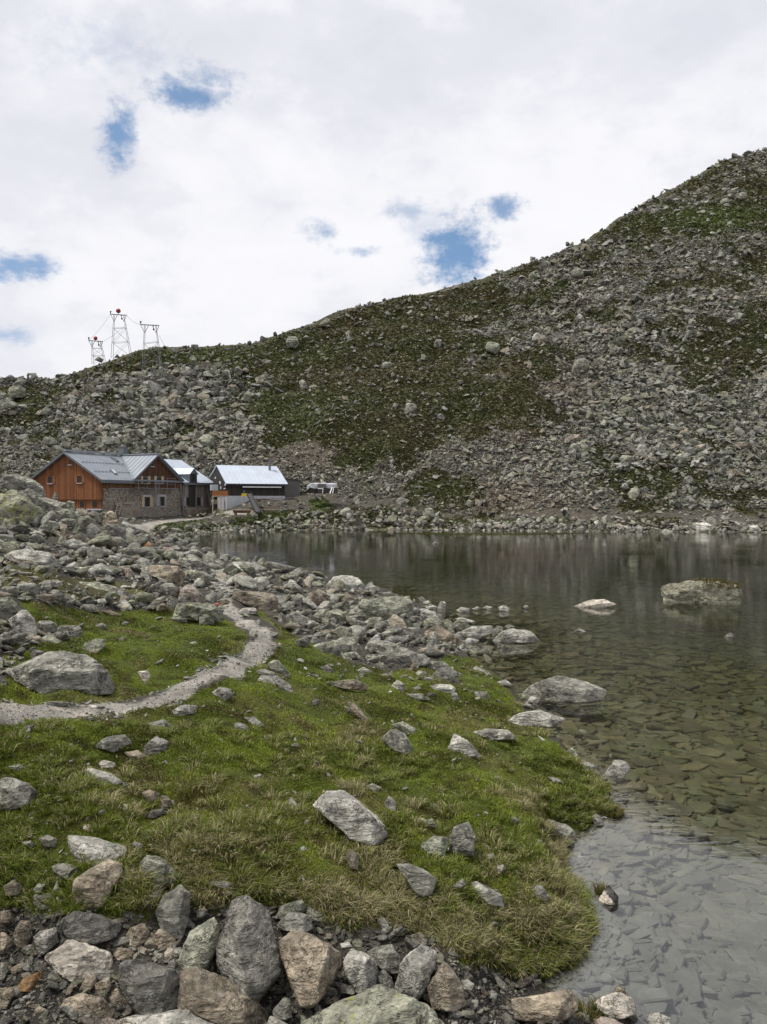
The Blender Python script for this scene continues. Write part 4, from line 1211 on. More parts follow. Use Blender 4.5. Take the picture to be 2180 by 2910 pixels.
MASK = np.zeros((728, 545), bool)          # where stones stand in the frame, quarter size
_mx, _my = np.meshgrid(np.arange(545) * 4 + 2, np.arange(728) * 4 + 2)
def stamp(h):
    MASK[in_poly(_mx, _my, h)] = True

def relword(dx, dy):
    if abs(dx) > abs(dy) * 1.1: return 'left of' if dx < 0 else 'right of'
    return 'above' if dy < 0 else 'below'

recs = []
for ln in ROCKS.strip().splitlines():
    rg, tn, li, lb, pt = ln.split('|')
    x0, y0, k = REG[rg]
    pts = np.array([[float(a) for a in q.split(',')] for q in pt.split()])
    pts = pts * k + np.array([x0, y0])
    if rg == 'L': pts[:, 0] = pts[:, 0].mean() + (pts[:, 0] - pts[:, 0].mean()) * 1.07
    short = rest = None
    if lb:
        short, rest = [s.strip() for s in lb.split('@')]
    recs.append(dict(rg=rg, tn=tn, li=float(li), short=short, rest=rest, pts=pts, c=pts.mean(0), w=np.ptp(pts[:, 0]), h=np.ptp(pts[:, 1])))
_b = np.array([[r['pts'][r['pts'][:, 1] > r['pts'][:, 1].max() - .25 * r['h'] - 1][:, 0].mean(), r['pts'][:, 1].max() - .04 * r['h']] for r in recs])
_h = hits(_b[:, 0], _b[:, 1])
LAND = [r for r in recs if r['short']]
TW = dict(olive='olive grey', white='whitish', pale='pale grey', grey='grey', dark='dark grey', tan='tan', brown='brown', pink='pinkish', green='lichen grey', rust='rusty', far='grey')
used = set()
def auto_label(r):
    big = max(r['w'], r['h'])
    near = big / max(1, 1)
    size = 'tiny' if big < 18 else 'small' if big < 45 else 'mid-sized' if big < 90 else 'large'
    asp = r['w'] / max(r['h'], 1)
    shp = 'flat stone' if asp > 2.3 else 'long rock' if asp > 1.6 else 'upright rock' if asp < .8 else 'rock'
    base = f"{size} {TW[r['tn']]} {shp}"
    for q in sorted(LAND, key=lambda q: np.hypot(*(q['c'] - r['c']))):
        d = r['c'] - q['c']
        wd = relword(*d)
        for key in ((q['short'], wd),):
            if key in used: continue
            used.add(key)
            far = np.hypot(*d) > 1.6 * (big + max(q['w'], q['h']))
            lab = f"{base} {'' if far else 'just '}{wd} the {q['short']}"
            if len(lab.split()) > 16:
                lab = f"{TW[r['tn']]} {shp} {'' if far else 'just '}{wd} the {q['short']}"
            return ' '.join(lab.split()[:16])
    return base

OVERLAP_SORT = sorted(range(len(recs)), key=lambda i: -max(recs[i]['w'], recs[i]['h']))
rr = random.Random(11)
BOULD = {}
for i in OVERLAP_SORT:
    r = recs[i]
    P0 = _h[i]
    u, v = r['c']
    px = max(r['w'], r['h'])
    yh = P0[1]
    if r['rg'] == 'J':                     # the heap: boulders piled on one another
        vb = r['pts'][:, 1].max() / DK; ud = u / DK
        yh = float(np.interp(vb, [1060, 1100, 1150, 1205], [33.5, 31, 28.5, 25])) if ud < 190 else min(yh, 46.0)
        if ud >= 190: yh = float(np.interp(vb, [1075, 1120, 1150, 1170], [52, 47, 38, 33]))
    m = yh / FW
    wW, hW = r['w'] * m, r['h'] * m
    D = np.clip(rr.uniform(.8, 1.05) * math.sqrt(wW * hW), .5 * hW, 1.6 * hW + .1)
    wetf = r['rg'] in 'LEH' and P0[2] < .04
    yc = yh + (.08 if wetf else .36) * D
    ctr = at_y(u, v, yc)
    fwd = ray(u, v); fwd = fwd / np.linalg.norm(fwd)
    ex = np.cross(fwd, [0, 0, 1]); ex /= np.linalg.norm(ex)
    up = np.cross(ex, fwd)
    dist = np.linalg.norm(ctr - [0, 0, HC])
    # outline in the plane square to the view
    rays = ray(r['pts'][:, 0], r['pts'][:, 1]); rays /= np.linalg.norm(rays, axis=1, keepdims=True)
    t = dist / (rays @ fwd)
    q3 = np.array([0, 0, HC]) + rays * t[:, None] - ctr
    p2 = np.stack([q3 @ ex, q3 @ up], -1)
    # the foot goes into the ground (or to the lake bed)
    lo = p2[:, 1] < p2[:, 1].min() + .3 * np.ptp(p2[:, 1])
    deep = (.6 if r['rg'] == 'J' else .12) * np.ptp(p2[:, 1]) + (.08 if r['rg'] in 'LE' and P0[2] < .05 else 0)
    p2f = p2.copy(); p2f[lo, 1] -= deep
    hl = hull2(p2f)
    sp2 = r['pts'].copy(); sp2[:, 1] = sp2[:, 1].min() + (sp2[:, 1] - sp2[:, 1].min()) * .80; sp2[:, 0] = r['c'][0] + (sp2[:, 0] - r['c'][0]) * .92
    stamp(hull2(sp2))
    cc = hl.mean(0)
    Ns, Ds = [], []
    for a in range(len(hl)):
        e = hl[(a + 1) % len(hl)] - hl[a]
        L = np.linalg.norm(e)
        if L < 1e-6: continue
        n2 = np.array([e[1], -e[0]]) / L
        d2 = n2 @ (hl[a] - cc)
        if d2 <= 1e-5: continue
        upn = n2[1]
        for sgn, al in ((-1, rr.uniform(.02, .16)), (1, rr.uniform(.3, .8))):
            Ns.append([n2[0] * math.cos(al), sgn * math.sin(al), n2[1] * math.cos(al)]); Ds.append(d2 * math.cos(al))
    hw = D / 2
    kcut = 3
    Ns += [[0, 1, 0], [0, -1, 0]]; Ds += [hw, hw]
    # chips knocked off the front corners
    e3 = (np.ptp(hl[:, 0]) / 2, hw, np.ptp(hl[:, 1]) / 2)
    Q, _f = solid_from_planes(np.array(Ns, float), np.maximum(np.array(Ds, float), .02 * hw), e3, 3, 40, 0, i)
    tfx = rr.uniform(-.45, .45)
    cuts = [((tfx, -rr.uniform(.35, .75), rr.uniform(.65, 1.0)), rr.uniform(.50, .70)), ((-tfx * .8 + rr.uniform(-.2, .2), -1, rr.uniform(-.35, .05)), rr.uniform(.72, .9)),
            ((rr.uniform(.6, 1.1), -.8, rr.uniform(-.3, .35)), rr.uniform(.62, .82)), ((-rr.uniform(.6, 1.1), -.8, rr.uniform(-.3, .35)), rr.uniform(.62, .82))]
    for _k in range(kcut):
        cuts.append(((rr.gauss(0, .55), -1, rr.gauss(.1, .55)), rr.uniform(.74, .93)))
    for n, kf in cuts:
        n = np.array(n, float); n /= np.linalg.norm(n)
        rim = float(((hl - cc) @ np.array([n[0], n[2]])).max())
        Ns.append(n); Ds.append(max(float((Q @ n).max()) * kf, rim * .96))
    Ns = np.array(Ns, float); Ds = np.maximum(np.array(Ds, float), .02 * hw)
    sub = 6 if px > 190 else 5 if px > 70 else 4 if px > 24 else 3
    stx = np.array([rr.uniform(-.4, .4), rr.uniform(-.3, .3), 1]); stx /= np.linalg.norm(stx)
    P, F = solid_from_planes(Ns, Ds, (np.ptp(hl[:, 0]) / 2, hw, np.ptp(hl[:, 1]) / 2), sub, 60, (.040 + .035 * min(r['li'], .8)) * (1.7 if r['rg'] == 'J' else 1), i, stx, fc := [])
    P = P + np.array([cc[0], 0, cc[1]])
    M3 = np.stack([ex, fwd, up], 0)
    Wp = P @ M3
    tint = np.empty((len(P), 4)); 
    jit = rr.uniform(.88, 1.12)
    frs = np.random.default_rng(i).uniform(.74, 1.28, len(Ns))       # each broken face weathers its own way
    tint[:, :3] = np.array(TINT[r['tn']]) * jit * frs[fc[0]][:, None]
    tint[:, 3] = r['li']
    if r['tn'] == 'white' and 'half' in (r['short'] or ''):
        tint[:, :3] = np.where((Wp[:, 0] + Wp[:, 2] > .02)[:, None], np.array([[.06, .058, .055]]), tint[:, :3])
    asp = r['w'] / max(r['h'], 1)
    s_ = (r['short'] or '')
    nm = 'slab' if 'slab' in s_ else 'boulder' if (px > 85 or 'boulder' in s_) else 'rock'
    o = mesh_np(nm, Wp, F, M_ROCKFAR if yh > 60 else M_ROCK, tint, True)
    o.data.set_sharp_from_angle(angle=R(24))
    o.location = ctr
    BOULD[i] = o
    r['o'] = o; r['y'] = yh; r['ctr'] = ctr; r['nm'] = nm
for i, r in enumerate(recs):
    lab = f"{r['short']} {r['rest']}" if r['short'] else auto_label(r)
    tag(r['o'], lab, {'slab': 'rock slab', 'boulder': 'boulder', 'rock': 'rock'}[r['nm']], GRP[r['rg']])

# red trail blaze on the lichen slab where the trail starts
for r in recs:
    if r['short'] and 'red paint' in r['short']:
        pm = at_y(np.array(340 + 882 * .3138), np.array(1480 + 757 * .3138), r['y'] * .975)
        b = MB(); b.ball((0, 0, 0), .05, 10, 6)
        pmo = b.build('paint_mark', M_REDPAINT, r['o'], True)
        pmo.location = Vector(pm) - Vector(r['ctr'])
        pmo.scale = (1.1, .5, .6)

# ------------------------------------------------------------------ mountain hut
class Frame:
    """local axes of a building: x along the long wall, y across, z up"""
    def __init__(self, origin, ang, name):
        self.o = np.array(origin, float)
        self.c, self.s = math.cos(ang), math.sin(ang)
        self.root = empty(name, origin, ang)
    def loc(self, p):
        d = np.asarray(p, float) - self.o
        return np.array([d[0] * self.c + d[1] * self.s, -d[0] * self.s + d[1] * self.c, d[2]])
    def on(self, u, v, axis, val):
        """point of the plane x|y|z = val seen at frame pixel u, v"""
        a = self.loc([0, 0, HC]); b = self.loc(np.array([0, 0, HC]) + ray(u, v))
        d = b - a
        t = (val - a[axis]) / d[axis]
        return a + d * t

HUT = Frame((-37.3, 102.0, 1.3), math.radians(66), 'mountain_hut')
tag(HUT.root, 'large mountain hut of orange timber and rubble stone under a grey metal roof', 'mountain hut')
EV, RG, WD, LN = 5.88, 9.36, 12.2, 23.3       # eave, ridge, width, length (local, m)
hr = HUT.root
b = MB()
b.box(0, LN, 0, WD, -2.5, 4.55)
b.box(.02, LN - .02, .05, WD - .05, 4.55, EV - .1)
b.prism([(.3, .2, EV - .1), (.3, WD - .2, EV - .1), (.3, WD / 2, RG - .3)], (LN - .6, 0, 0))
b.build('stone_wall', M_STONE, hr)
# buttress of rough masonry against the long wall
p = HUT.on(345, 1432, 1, -1.2); q = HUT.on(412, 1432, 1, -1.2)
bt = MB()
bt.prism([(p[0], -1.25, -2.5), (p[0], -1.25, p[2] - .25), (p[0], .0, p[2]), (p[0], .0, -2.5)], (2.1, 0, 0))
bt.prism([(p[0] + 2.1, -1.0, -2.5), (p[0] + 2.1, -.8, p[2] - 1.0), (p[0] + 2.1, .0, p[2] - .3), (p[0] + 2.1, .0, -2.5)], (1.6, 0, 0))
bt.build('buttress', M_STONE, hr, bevel=.06)
# orange cladding of the gable, hung in front of the stone
zb = HUT.on(270, 1420, 0, -.4)[2]
cl = MB()
cl.prism([(-.4, -.12, zb), (-.4, WD + .1, zb), (-.4, WD + .1, EV), (-.4, WD / 2, RG - .18), (-.4, -.12, EV)], (.36, 0, 0))
cl.build('gable_cladding', M_WOOD, hr)
zl = HUT.on(270, 1446, 0, -.2)[2]
lc = MB(); lc.box(-.22, -.02, .1, 8.6, zl, zb - .003)
lc.build('lower_cladding', M_WOOD, hr)
sb = MB(); sb.box(-.42, -.02, .05, 8.8, zl - .18, zl - .003)
sb.build('window_ledge', M_CONC, hr)
# brown strip on the long wall, cross gable front, dark extension
zs = HUT.on(330, 1387, 1, -.06)[2]
st = MB(); st.box(.0, 5.45, -.09, -.003, zs, EV - .1); st.build('side_cladding', M_WOODSTRIP, hr)
stl = MB(); stl.box(.9, 5.45, -.14, -.092, zs - .12, zs); stl.build('drip_rail', M_GALV, hr)
XA, XB = 5.45, 15.6
XM = HUT.on(443.5, 1297, 1, -.3)[0]
zc0 = HUT.on(440, 1387, 1, -.2)[2]
cg = MB()
cg.prism([(XA + .1, -.22, zc0), (XB - .1, -.22, zc0), (XB - .1, -.22, EV), (XM, -.22, RG - .12), (XA + .1, -.22, EV)], (0, 6.2, 0))
cg.build('cross_gable_cladding', M_WOODBROWN, hr)
xe0 = HUT.on(519, 1400, 1, -.3)[0]; xe1 = HUT.on(590, 1400, 1, -.3)[0]
ze = HUT.on(560, 1440, 1, -.3)[2]
ex_ = MB(); ex_.box(xe0, xe1, -.3, -.003, ze, EV - .05); ex_.build('extension_cladding', M_WOODDARK, hr)
es = MB(); es.box(xe0 - .1, xe1 + .9, -.42, -.303, ze - .16, ze - .003); es.build('sill_beam', M_OLDWOOD, hr)
eb = MB(); eb.box(xe0 + .3, xe1 + .1, -.75, -.003, -2.5, ze - .163); eb.build('stone_plinth', M_STONE, hr)

def slab_roof(bld, quad, th=.14, seam=.62, along=None, rib=.045):
    """sheet roof with standing seams running from eave to ridge; quad = eave0, eave1, ridge1, ridge0"""
    a, b_, c, d = [Vector(q) for q in quad]
    n = (b_ - a).cross(d - a).normalized()
    if n.z < 0: n = -n
    bld.prism([a, b_, c, d], -n * th)
    L = max((b_ - a).length, (c - d).length)
    k = max(2, int(L / seam))
    for i in range(k + 1):
        t = i / k
        p = a.lerp(b_, t); q = d.lerp(c, t)
        if (q - p).length < .3: continue
        bld.bar(p + n * rib * .5, q + n * rib * .5, .035, rib)
    return n

ov = .55
zeo = EV - ov * (RG - EV) / (WD / 2)
rf = MB()
nrm = slab_roof(rf, [(-.85, -ov, zeo + .1), (LN * .68, -ov, zeo + .1), (LN * .68, WD / 2, RG + .1), (-.85, WD / 2, RG + .1)])
slab_roof(rf, [(LN + .4, WD + ov, zeo + .1), (-.85, WD + ov, zeo + .1), (-.85, WD / 2, RG + .1), (LN + .4, WD / 2, RG + .1)])
for vv in (1309, 1335):
    p = HUT.on(240, vv, 1, 2.5)
for fr_ in (.28, .62):                     # snow guards
    for k in range(21):
        x = .1 + k * .62
        yy = -ov + (WD / 2 + ov) * fr_; zz = zeo + (RG - zeo) * fr_ + .1
        if x < 8: rf.bar((x - .22, yy, zz + .1), (x + .22, yy, zz + .1), .05, .1)
rf.build('roof', M_ROOF, hr)
r2 = MB()
slab_roof(r2, [(LN * .68 + .003, -ov, zeo + .1), (LN + .4, -ov, zeo + .1), (LN + .4, WD / 2, RG + .1), (LN * .68 + .003, WD / 2, RG + .1)])
r2.build('extension_roof', M_ROOFLIGHT, hr)
# cross gable roof: two triangles running back to the ridge
cr = MB()
yb = -.75
for xe in (XA - .25, XB + .25):
    a = Vector((xe, yb, EV - .12 + .12)); t = Vector((XM, yb, RG + .16)); k = Vector((XM, WD / 2 - .1, RG + .16)); e2 = Vector((xe + (XM - xe) * .02, -ov + .1, zeo + .22))
    n = (t - a).cross(k - a).normalized()
    if n.z < 0: n = -n
    cr.prism([a, t, k, e2], -n * .14)
    for i in range(1, 9):
        f = i / 9
        p0 = a.lerp(t, 0).lerp(e2, 0)
        yq = yb + (WD / 2 - yb) * f
        top = Vector((XM, yq, RG + .16))
        # seam falls down the slope until it meets the valley
        fall = Vector((xe, 0, EV)) - Vector((XM, 0, RG + .16))
        bot = top + fall * (1 - f)
        cr.bar(top + n * .02, bot + n * .02, .035, .045)
    # bright valley flashing
    cr.bar(k + n * .03, e2 + n * .03 + Vector((0, 0, .02)), .32, .03)
cr.build('cross_roof', M_ROOF, hr)
bb = MB()
for (x0, x1) in ((XA - .25, XM), (XB + .25, XM)):
    bb.bar((x0, yb - .03, EV - .07), (x1, yb - .03, RG + .09), .05, .24)
bb.build('bargeboard', M_GUTTER, hr)
b2 = MB()
for y0 in (-ov, WD + ov):
    b2.bar((-.88, y0, zeo), (-.88, WD / 2, RG + .02), .05, .26)
b2.build('bargeboard', M_GUTTER, hr)
rc = MB(); rc.box(-.6, 10.0, WD / 2 - .2, WD / 2 + .2, RG + .22, RG + .46); rc.build('ridge_cap', M_ROOF, hr)
rc = MB(); rc.box(10.9, XM + 6.0, WD / 2 - .2, WD / 2 + .2, RG + .22, RG + .46); rc.build('ridge_cap', M_ROOF, hr)
rc = MB(); rc.box(XM - .2, XM + .2, -.6, WD / 2 - .5, RG + .18, RG + .34); rc.build('ridge_cap', M_ROOF, hr)
gt = MB(); gt.box(-.85, XA - .3, -ov - .2, -ov + .02, zeo - .34, zeo + .02); gt.build('gutter', M_GUTTER, hr)
gt = MB(); gt.box(XB + .3, LN + .4, -ov - .2, -ov + .02, zeo - .30, zeo + .02); gt.build('gutter', M_GUTTER, hr)
for u0, u1 in ((515, 523), (590, 603)):
    p = HUT.on(u0, 1382, 1, -.5); q = HUT.on(u1, 1466, 1, -.8)
    dp = MB(); dp.bar((p[0], -.5, zeo - .3), (p[0] + .1, -.42, zeo - .9), .11, sides=8); dp.bar((p[0] + .1, -.42, zeo - .9), (q[0], -.85, max(q[2], -.3)), .11, sides=8)
    dp.build('downpipe', M_GALV, hr)
ch = MB(); ch.box(9.95, 10.85, WD / 2 - .5, WD / 2 + .45, RG - .4, RG + 1.35); ch.box(9.88, 10.92, WD / 2 - .57, WD / 2 + .52, RG + 1.36, RG + 1.44)
ch.build('chimney', M_GUTTER, hr)
def roofpt(u, v, dz=.16):
    # point on the visible main roof slope
    a = HUT.loc([0, 0, HC]); d = HUT.loc(np.array([0, 0, HC]) + ray(u, v)) - a
    sl_ = (RG - zeo) / (WD / 2 + ov)
    t = (zeo + .1 + sl_ * (a[1] + ov) - a[2]) / (d[2] - sl_ * d[1])
    p = a + d * t
    return Vector(p) + nrm * dz
for quad, mt in (([(311, 1336), (320, 1335.5), (334, 1348), (325, 1349)], M_CONC), ([(313, 1300), (322, 1300), (338, 1313), (329, 1313.5)], M_GUTTER)):
    sk = MB(); sk.prism([roofpt(*q) for q in quad], -nrm * .2)
    s_o = sk.build('skylight', M_GUTTER, hr)
    cx = sum(q[0] for q in quad) / 4; cy = sum(q[1] for q in quad) / 4
    pn_ = MB(); pn_.prism([roofpt(cx + (q[0] - cx) * .72, cy + (q[1] - cy) * .78, .19) for q in quad], -nrm * .028)
    pn_.build('pane', mt, s_o)

def window(fr, parent, axis, val, u0, u1, v0, v1, shut=(), ms=None, sill=True, out=-1):
    """window with pane, shutters and sill on the wall plane axis = val"""
    along = 1 - axis
    A = fr.on(u0, v0, axis, val); B = fr.on(u1, v1, axis, val)
    a0, a1 = sorted((A[along], B[along])); z1, z0 = A[2], B[2]
    def bx(m, p0, p1, d0, d1, q0, q1):
        d0, d1 = sorted((val + out * d0, val + out * d1))
        if axis == 0: m.box(d0, d1, p0, p1, q0, q1)
        else: m.box(p0, p1, d0, d1, q0, q1)
    m = MB()
    f = .05
    bx(m, a0, a0 + f, .005, .06, z0, z1); bx(m, a1 - f, a1, .005, .06, z0, z1)
    bx(m, a0 + f, a1 - f, .005, .06, z0, z0 + f); bx(m, a0 + f, a1 - f, .005, .06, z1 - f, z1)
    w = m.build('window', M_SHUTO if axis == 0 else M_OLDWOOD, parent)
    g_ = MB(); bx(g_, a0 + f, a1 - f, .004, .018, z0 + f, z1 - f); g_.build('pane', M_GLASS, w)
    if sill:
        s_ = MB(); bx(s_, a0 - .06, a1 + .06, .004, .16, z0 - .09, z0 - .003); s_.build('sill', M_CONC, w)
    for (s0, s1) in shut:
        P = fr.on(s0, v0, axis, val); Q = fr.on(s1, v1, axis, val)
        c0, c1 = sorted((P[along], Q[along]))
        h = MB(); bx(h, c0, c1, .01, .055, z0 - .02, z1 + .02)
        for zz in (.18, .82): bx(h, c0 + .01, c1 - .01, .056, .08, z0 + (z1 - z0) * zz - .05, z0 + (z1 - z0) * zz + .05)
        h.build('shutter', ms, w)
    return w

def zl5(x, y): return x * .21726, 1280 + y * .21726
def g5(x0, x1, y0, y1): return x0 * .21726, x1 * .21726, 1280 + y0 * .21726, 1280 + y1 * .21726
window(HUT, hr, 0, -.4, *g5(628, 692, 338, 432), [(603 * .21726, 626 * .21726), (694 * .21726, 722 * .21726)], M_SHUTO)
window(HUT, hr, 0, -.4, *g5(1010, 1076, 328, 426), [(978 * .21726, 1008 * .21726), (1078 * .21726, 1108 * .21726)], M_SHUTO)
window(HUT, hr, 0, -.4, *g5(898, 942, 125, 186))
for x0, x1 in ((1045, 1112), (1208, 1280)):
    window(HUT, hr, 0, -.22, *g5(x0, x1, 662, 752), sill=False)
def g2(x0, x1, y0, y1): return 240 + x0 * .2293, 240 + x1 * .2293, 1330 + y0 * .2293, 1330 + y1 * .2293
def sh2(*xs): return [(240 + xs[i] * .2293, 240 + xs[i + 1] * .2293) for i in range(0, len(xs), 2)]
window(HUT, hr, 1, -.22, *g2(723, 785, 100, 190), sh2(696, 721, 787, 815), M_SHUT)
window(HUT, hr, 1, -.22, *g2(894, 950, 102, 190), sh2(864, 892, 952, 979), M_SHUT)
A_ = 80 + 1065 * .3259; B_ = 80 + 1096 * .3259
window(HUT, hr, 1, -.22, A_, B_, 1240 + 232 * .3259, 1240 + 262 * .3259)
window(HUT, hr, 1, 0, *g2(745, 807, 358, 480), sh2(710, 742, 811, 845), M_SHUT)
window(HUT, hr, 1, 0, *g2(933, 988, 355, 472), sh2(892, 930, 991, 1012), M_SHUTG)
window(HUT, hr, 1, -.3, *g2(1258, 1306, 360, 466), sh2(1234, 1256, 1309, 1330), M_SHUTG, sill=False)
window(HUT, hr, 1, -.3, *g2(1386, 1440, 360, 466), sh2(1356, 1384, 1443, 1468), M_SHUTG, sill=False)
# lintel stones over the two lower windows
for x0, x1, y in ((722, 830, 345), (905, 1015, 342)):
    p = HUT.on(240 + x0 * .2293, 1330 + (y - 12) * .2293, 1, 0); q = HUT.on(240 + x1 * .2293, 1330 + (y + 12) * .2293, 1, 0)
    l_ = MB(); l_.box(p[0], q[0], -.05, -.003, q[2], p[2]); l_.build('lintel', M_CONC, hr)
# little gabled dormer with its boarded front running down the wall
dx0 = HUT.on(539, 1352, 1, -.62)[0]; dx1 = HUT.on(560, 1352, 1, -.62)[0]; dm = (dx0 + dx1) / 2
dzt = HUT.on(549, 1331, 1, -.62)[2]; dze = dzt - .75
dm_ = MB()
dm_.prism([(dx0, -.62, zeo - .3), (dx1, -.62, zeo - .3), (dx1, -.62, dze), (dm, -.62, dzt), (dx0, -.62, dze)], (0, 3.4, 0))
D_o = dm_.build('dormer', M_GUTTER, hr)
dr = MB()
for xe in (dx0 - .2, dx1 + .2):
    zz = dze - .2
    a = Vector((xe, -.8, zz + .05)); t = Vector((dm, -.8, dzt + .08)); k = Vector((dm, 3.8, dzt + .08)); e2 = Vector((xe, 2.6, zz + .05))
    n = (t - a).cross(k - a).normalized()
    if n.z < 0: n = -n
    dr.prism([a, t, k, e2], -n * .07)
    for f in (.2, .4, .6, .8):
        dr.bar(a.lerp(e2, f) + n * .02, t.lerp(k, f) + n * .02, .03, .04)
dr.build('dormer_roof', M_ROOFLIGHT, D_o)
df = MB(); df.box(dx0 + .14, dx1 - .14, -.66, -.623, zeo - .2, dze - .05); df.build('dormer_front', M_WOODBLACK, D_o)
dg = MB(); dg.box(dm - .28, dm + .28, -.69, -.663, dze - 1.15, dze - .25); dg.build('pane', M_GLASS, D_o)
db = MB(); db.box(dx0 + .1, dx1 - .1, -.42, -.303, ze, zeo - .35); db.build('boarded_post', M_WOODBLACK, hr)

# scaffold hung in front of the cross gable
scf = empty('scaffold', tuple(HUT.o), math.radians(66))
tag(scf, 'narrow metal scaffold with rails under the brown cross gable windows', 'scaffold')
def sx(x): return HUT.on(240 + x * .2293, 1387, 1, -.9)[0]
zd = HUT.on(440, 1330 + 248 * .2293, 1, -.9)[2]
zt = HUT.on(440, 1330 + 122 * .2293, 1, -.9)[2]
d = MB(); d.box(sx(612), sx(1140), -1.15, -.35, zd - .07, zd); d.build('deck', M_GALV, scf)
for fz in (1.0, .72, .42):
    x0 = sx(655 if fz == 1 else 605)
    d = MB(); d.bar((x0, -1.12, zd + (zt - zd) * fz), (sx(1112), -1.12, zd + (zt - zd) * fz), .045, sides=6); d.build('rail', M_GALV, scf)
for x in (655, 762, 875, 1013, 1112):
    d = MB(); d.bar((sx(x), -1.12, zd - .55), (sx(x), -1.12, zt), .05, sides=6); d.bar((sx(x), -1.12, zd - .5), (sx(x), -.25, zd - .5), .04, sides=6); d.build('post', M_GALV, scf)

def ladder(name, A, B, width, steps, mat, label, side):
    r_ = empty(name, tuple(A))
    tag(r_, label, 'ladder')
    A = Vector(A); B = Vector(B); s = Vector(side).normalized() * width / 2
    for sg in (-1, 1):
        m = MB(); m.bar(s * sg, B - A + s * sg, .06, .06); m.build('rail', mat, r_)
    m = MB()
    for i in range(1, steps):
        c = (B - A) * (i / steps); m.bar(c - s, c + s, .04)
    m.build('rung', mat, r_)
def wld(fr, p):
    return np.array([fr.o[0] + p[0] * fr.c - p[1] * fr.s, fr.o[1] + p[0] * fr.s + p[1] * fr.c, fr.o[2] + p[2]])
exu = Vector((HUT.c, HUT.s, 0))
a = HUT.on(240 + 927 * .2293, 1330 + 632 * .2293, 1, -1.3); t_ = HUT.on(240 + 897 * .2293, 1330 + 150 * .2293, 1, -1.25)
ladder('ladder', wld(HUT, a), wld(HUT, t_), .9, 20, M_GALV, 'tall grey metal ladder reaching up to the scaffold on the hut', exu)
a = HUT.on(332, 1464, 1, -1.9); t_ = HUT.on(341, 1430, 1, -1.3)
ladder('ladder', wld(HUT, a), wld(HUT, t_), .75, 5, M_PALEWOOD, 'short pale wooden ladder leaning on the stone buttress of the hut', exu)
p = HUT.on(346, 1431, 1, -.8); q = HUT.on(374, 1431, 1, -.8)
pl = MB(); pl.box(p[0], q[0] + .4, -1.1, -.7, 0, .09)
plo = pl.build('plank', M_PALEWOOD); plo.location = (HUT.o[0], HUT.o[1], HUT.o[2] + p[2] + .02); plo.rotation_euler = (0, 0, math.radians(66))
tag(plo, 'pale plank lying on top of the stone buttress beside the ladder', 'plank')

# ------------------------------------------------------------------ second hut
H2o = at_y(642.0, 1400.0, 117.0); H2o[2] = 4.2
SH = Frame(tuple(H2o), math.radians(28), 'metal_roofed_hut')
tag(SH.root, 'low dark timber hut with a bright metal roof and stove pipe', 'hut')
s2 = SH.root
L2 = SH.on(809.6, 1395, 1, 0)[0]
zE = SH.on(642, 1374, 1, -.3)[2]; zB = SH.on(700, 1409, 1, 0)[2]
DP = 4.6
zR = zE + 3.0
w2 = MB()
w2.prism([(0, .02, zB), (0, DP + 3.5, zB), (0, DP + 3.5, zR - 1.6), (0, DP, zR - .25), (0, .02, zE - .2)], (L2, 0, 0))
w2.build('wall', M_WOODBLACK, s2)
pb = MB(); pb.box(.1, L2 - .02, -.10, 5, -1.6, zB - .003); pb.box(.1, SH.on(706, 1420, 1, -.1)[0], -.22, -.103, -1.3, zB - .05); pb.build('plinth', M_CONC, s2)
rf2 = MB()
slab_roof(rf2, [(-.15, -.55, zE), (L2 + .3, -.55, zE), (L2 + .3, DP, zR), (-.15, DP, zR)], .13, .68)
slab_roof(rf2, [(-.15, DP + .003, zR), (L2 + .3, DP + .003, zR), (L2 + .3, DP + 4.2, zR - 1.8), (-.15, DP + 4.2, zR - 1.8)], .13, 2)
rf2.build('roof', M_ROOFLIGHT, s2)
fa = MB(); fa.box(-.12, L2 + .27, -.60, -.553, zE - .26, zE - .02); fa.build('eave_board', M_DARK, s2)
aw = MB(); p = SH.on(689.5, 1383.8, 1, -.5); q = SH.on(799.5, 1384.4, 1, -.5)
aw.bar((p[0], -.5, (p[2] + q[2]) / 2), (q[0], -.5, (p[2] + q[2]) / 2), .16, .16); aw.build('awning_case', M_WHITE, s2)
cp = SH.on(766.5, 1329, 1, 3.4)
sp_ = MB(); sp_.bar((cp[0], 3.4, cp[2] - .3), (cp[0], 3.4, cp[2] + 1.25), .38, sides=10); sp_.bar((cp[0], 3.4, cp[2] + 1.32), (cp[0], 3.4, cp[2] + 1.42), .8, sides=10); sp_.bar((cp[0], 3.4, cp[2] + 1.2), (cp[0], 3.4, cp[2] + 1.32), .12, sides=6)
sp_.build('stove_pipe', M_GUTTER, s2)
bxp = MB(); A = SH.on(601, 1377, 1, 1.0); B = SH.on(620, 1394, 1, 1.0); bxp.box(A[0], B[0], 1.0, 1.8, B[2], A[2]); bxp.build('cabinet', M_CONC, s2)
lt = MB(); lx = SH.on(853, 1380, 1, 2.0)[0]
lz0 = SH.on(830, 1359, 1, 2.0)[2]; lz1 = SH.on(852, 1368, 1, 2.0)[2]
lt.prism([(L2 + .003, 2.0, -.8), (lx, 2.0, -.8), (lx, 2.0, lz1), (L2 + .003, 2.0, lz0)], (0, 4, 0)); lt.build('lean_to', M_GREYWALL, s2)
lr = MB(); lr.prism([(L2 - .1, 1.85, lz0 + .003), (lx + .15, 1.85, lz1 + .003), (lx + .15, 1.85, lz1 + .1), (L2 - .1, 1.85, lz0 + .1)], (0, 4.3, 0)); lr.build('lean_to_roof', M_DARK, s2)
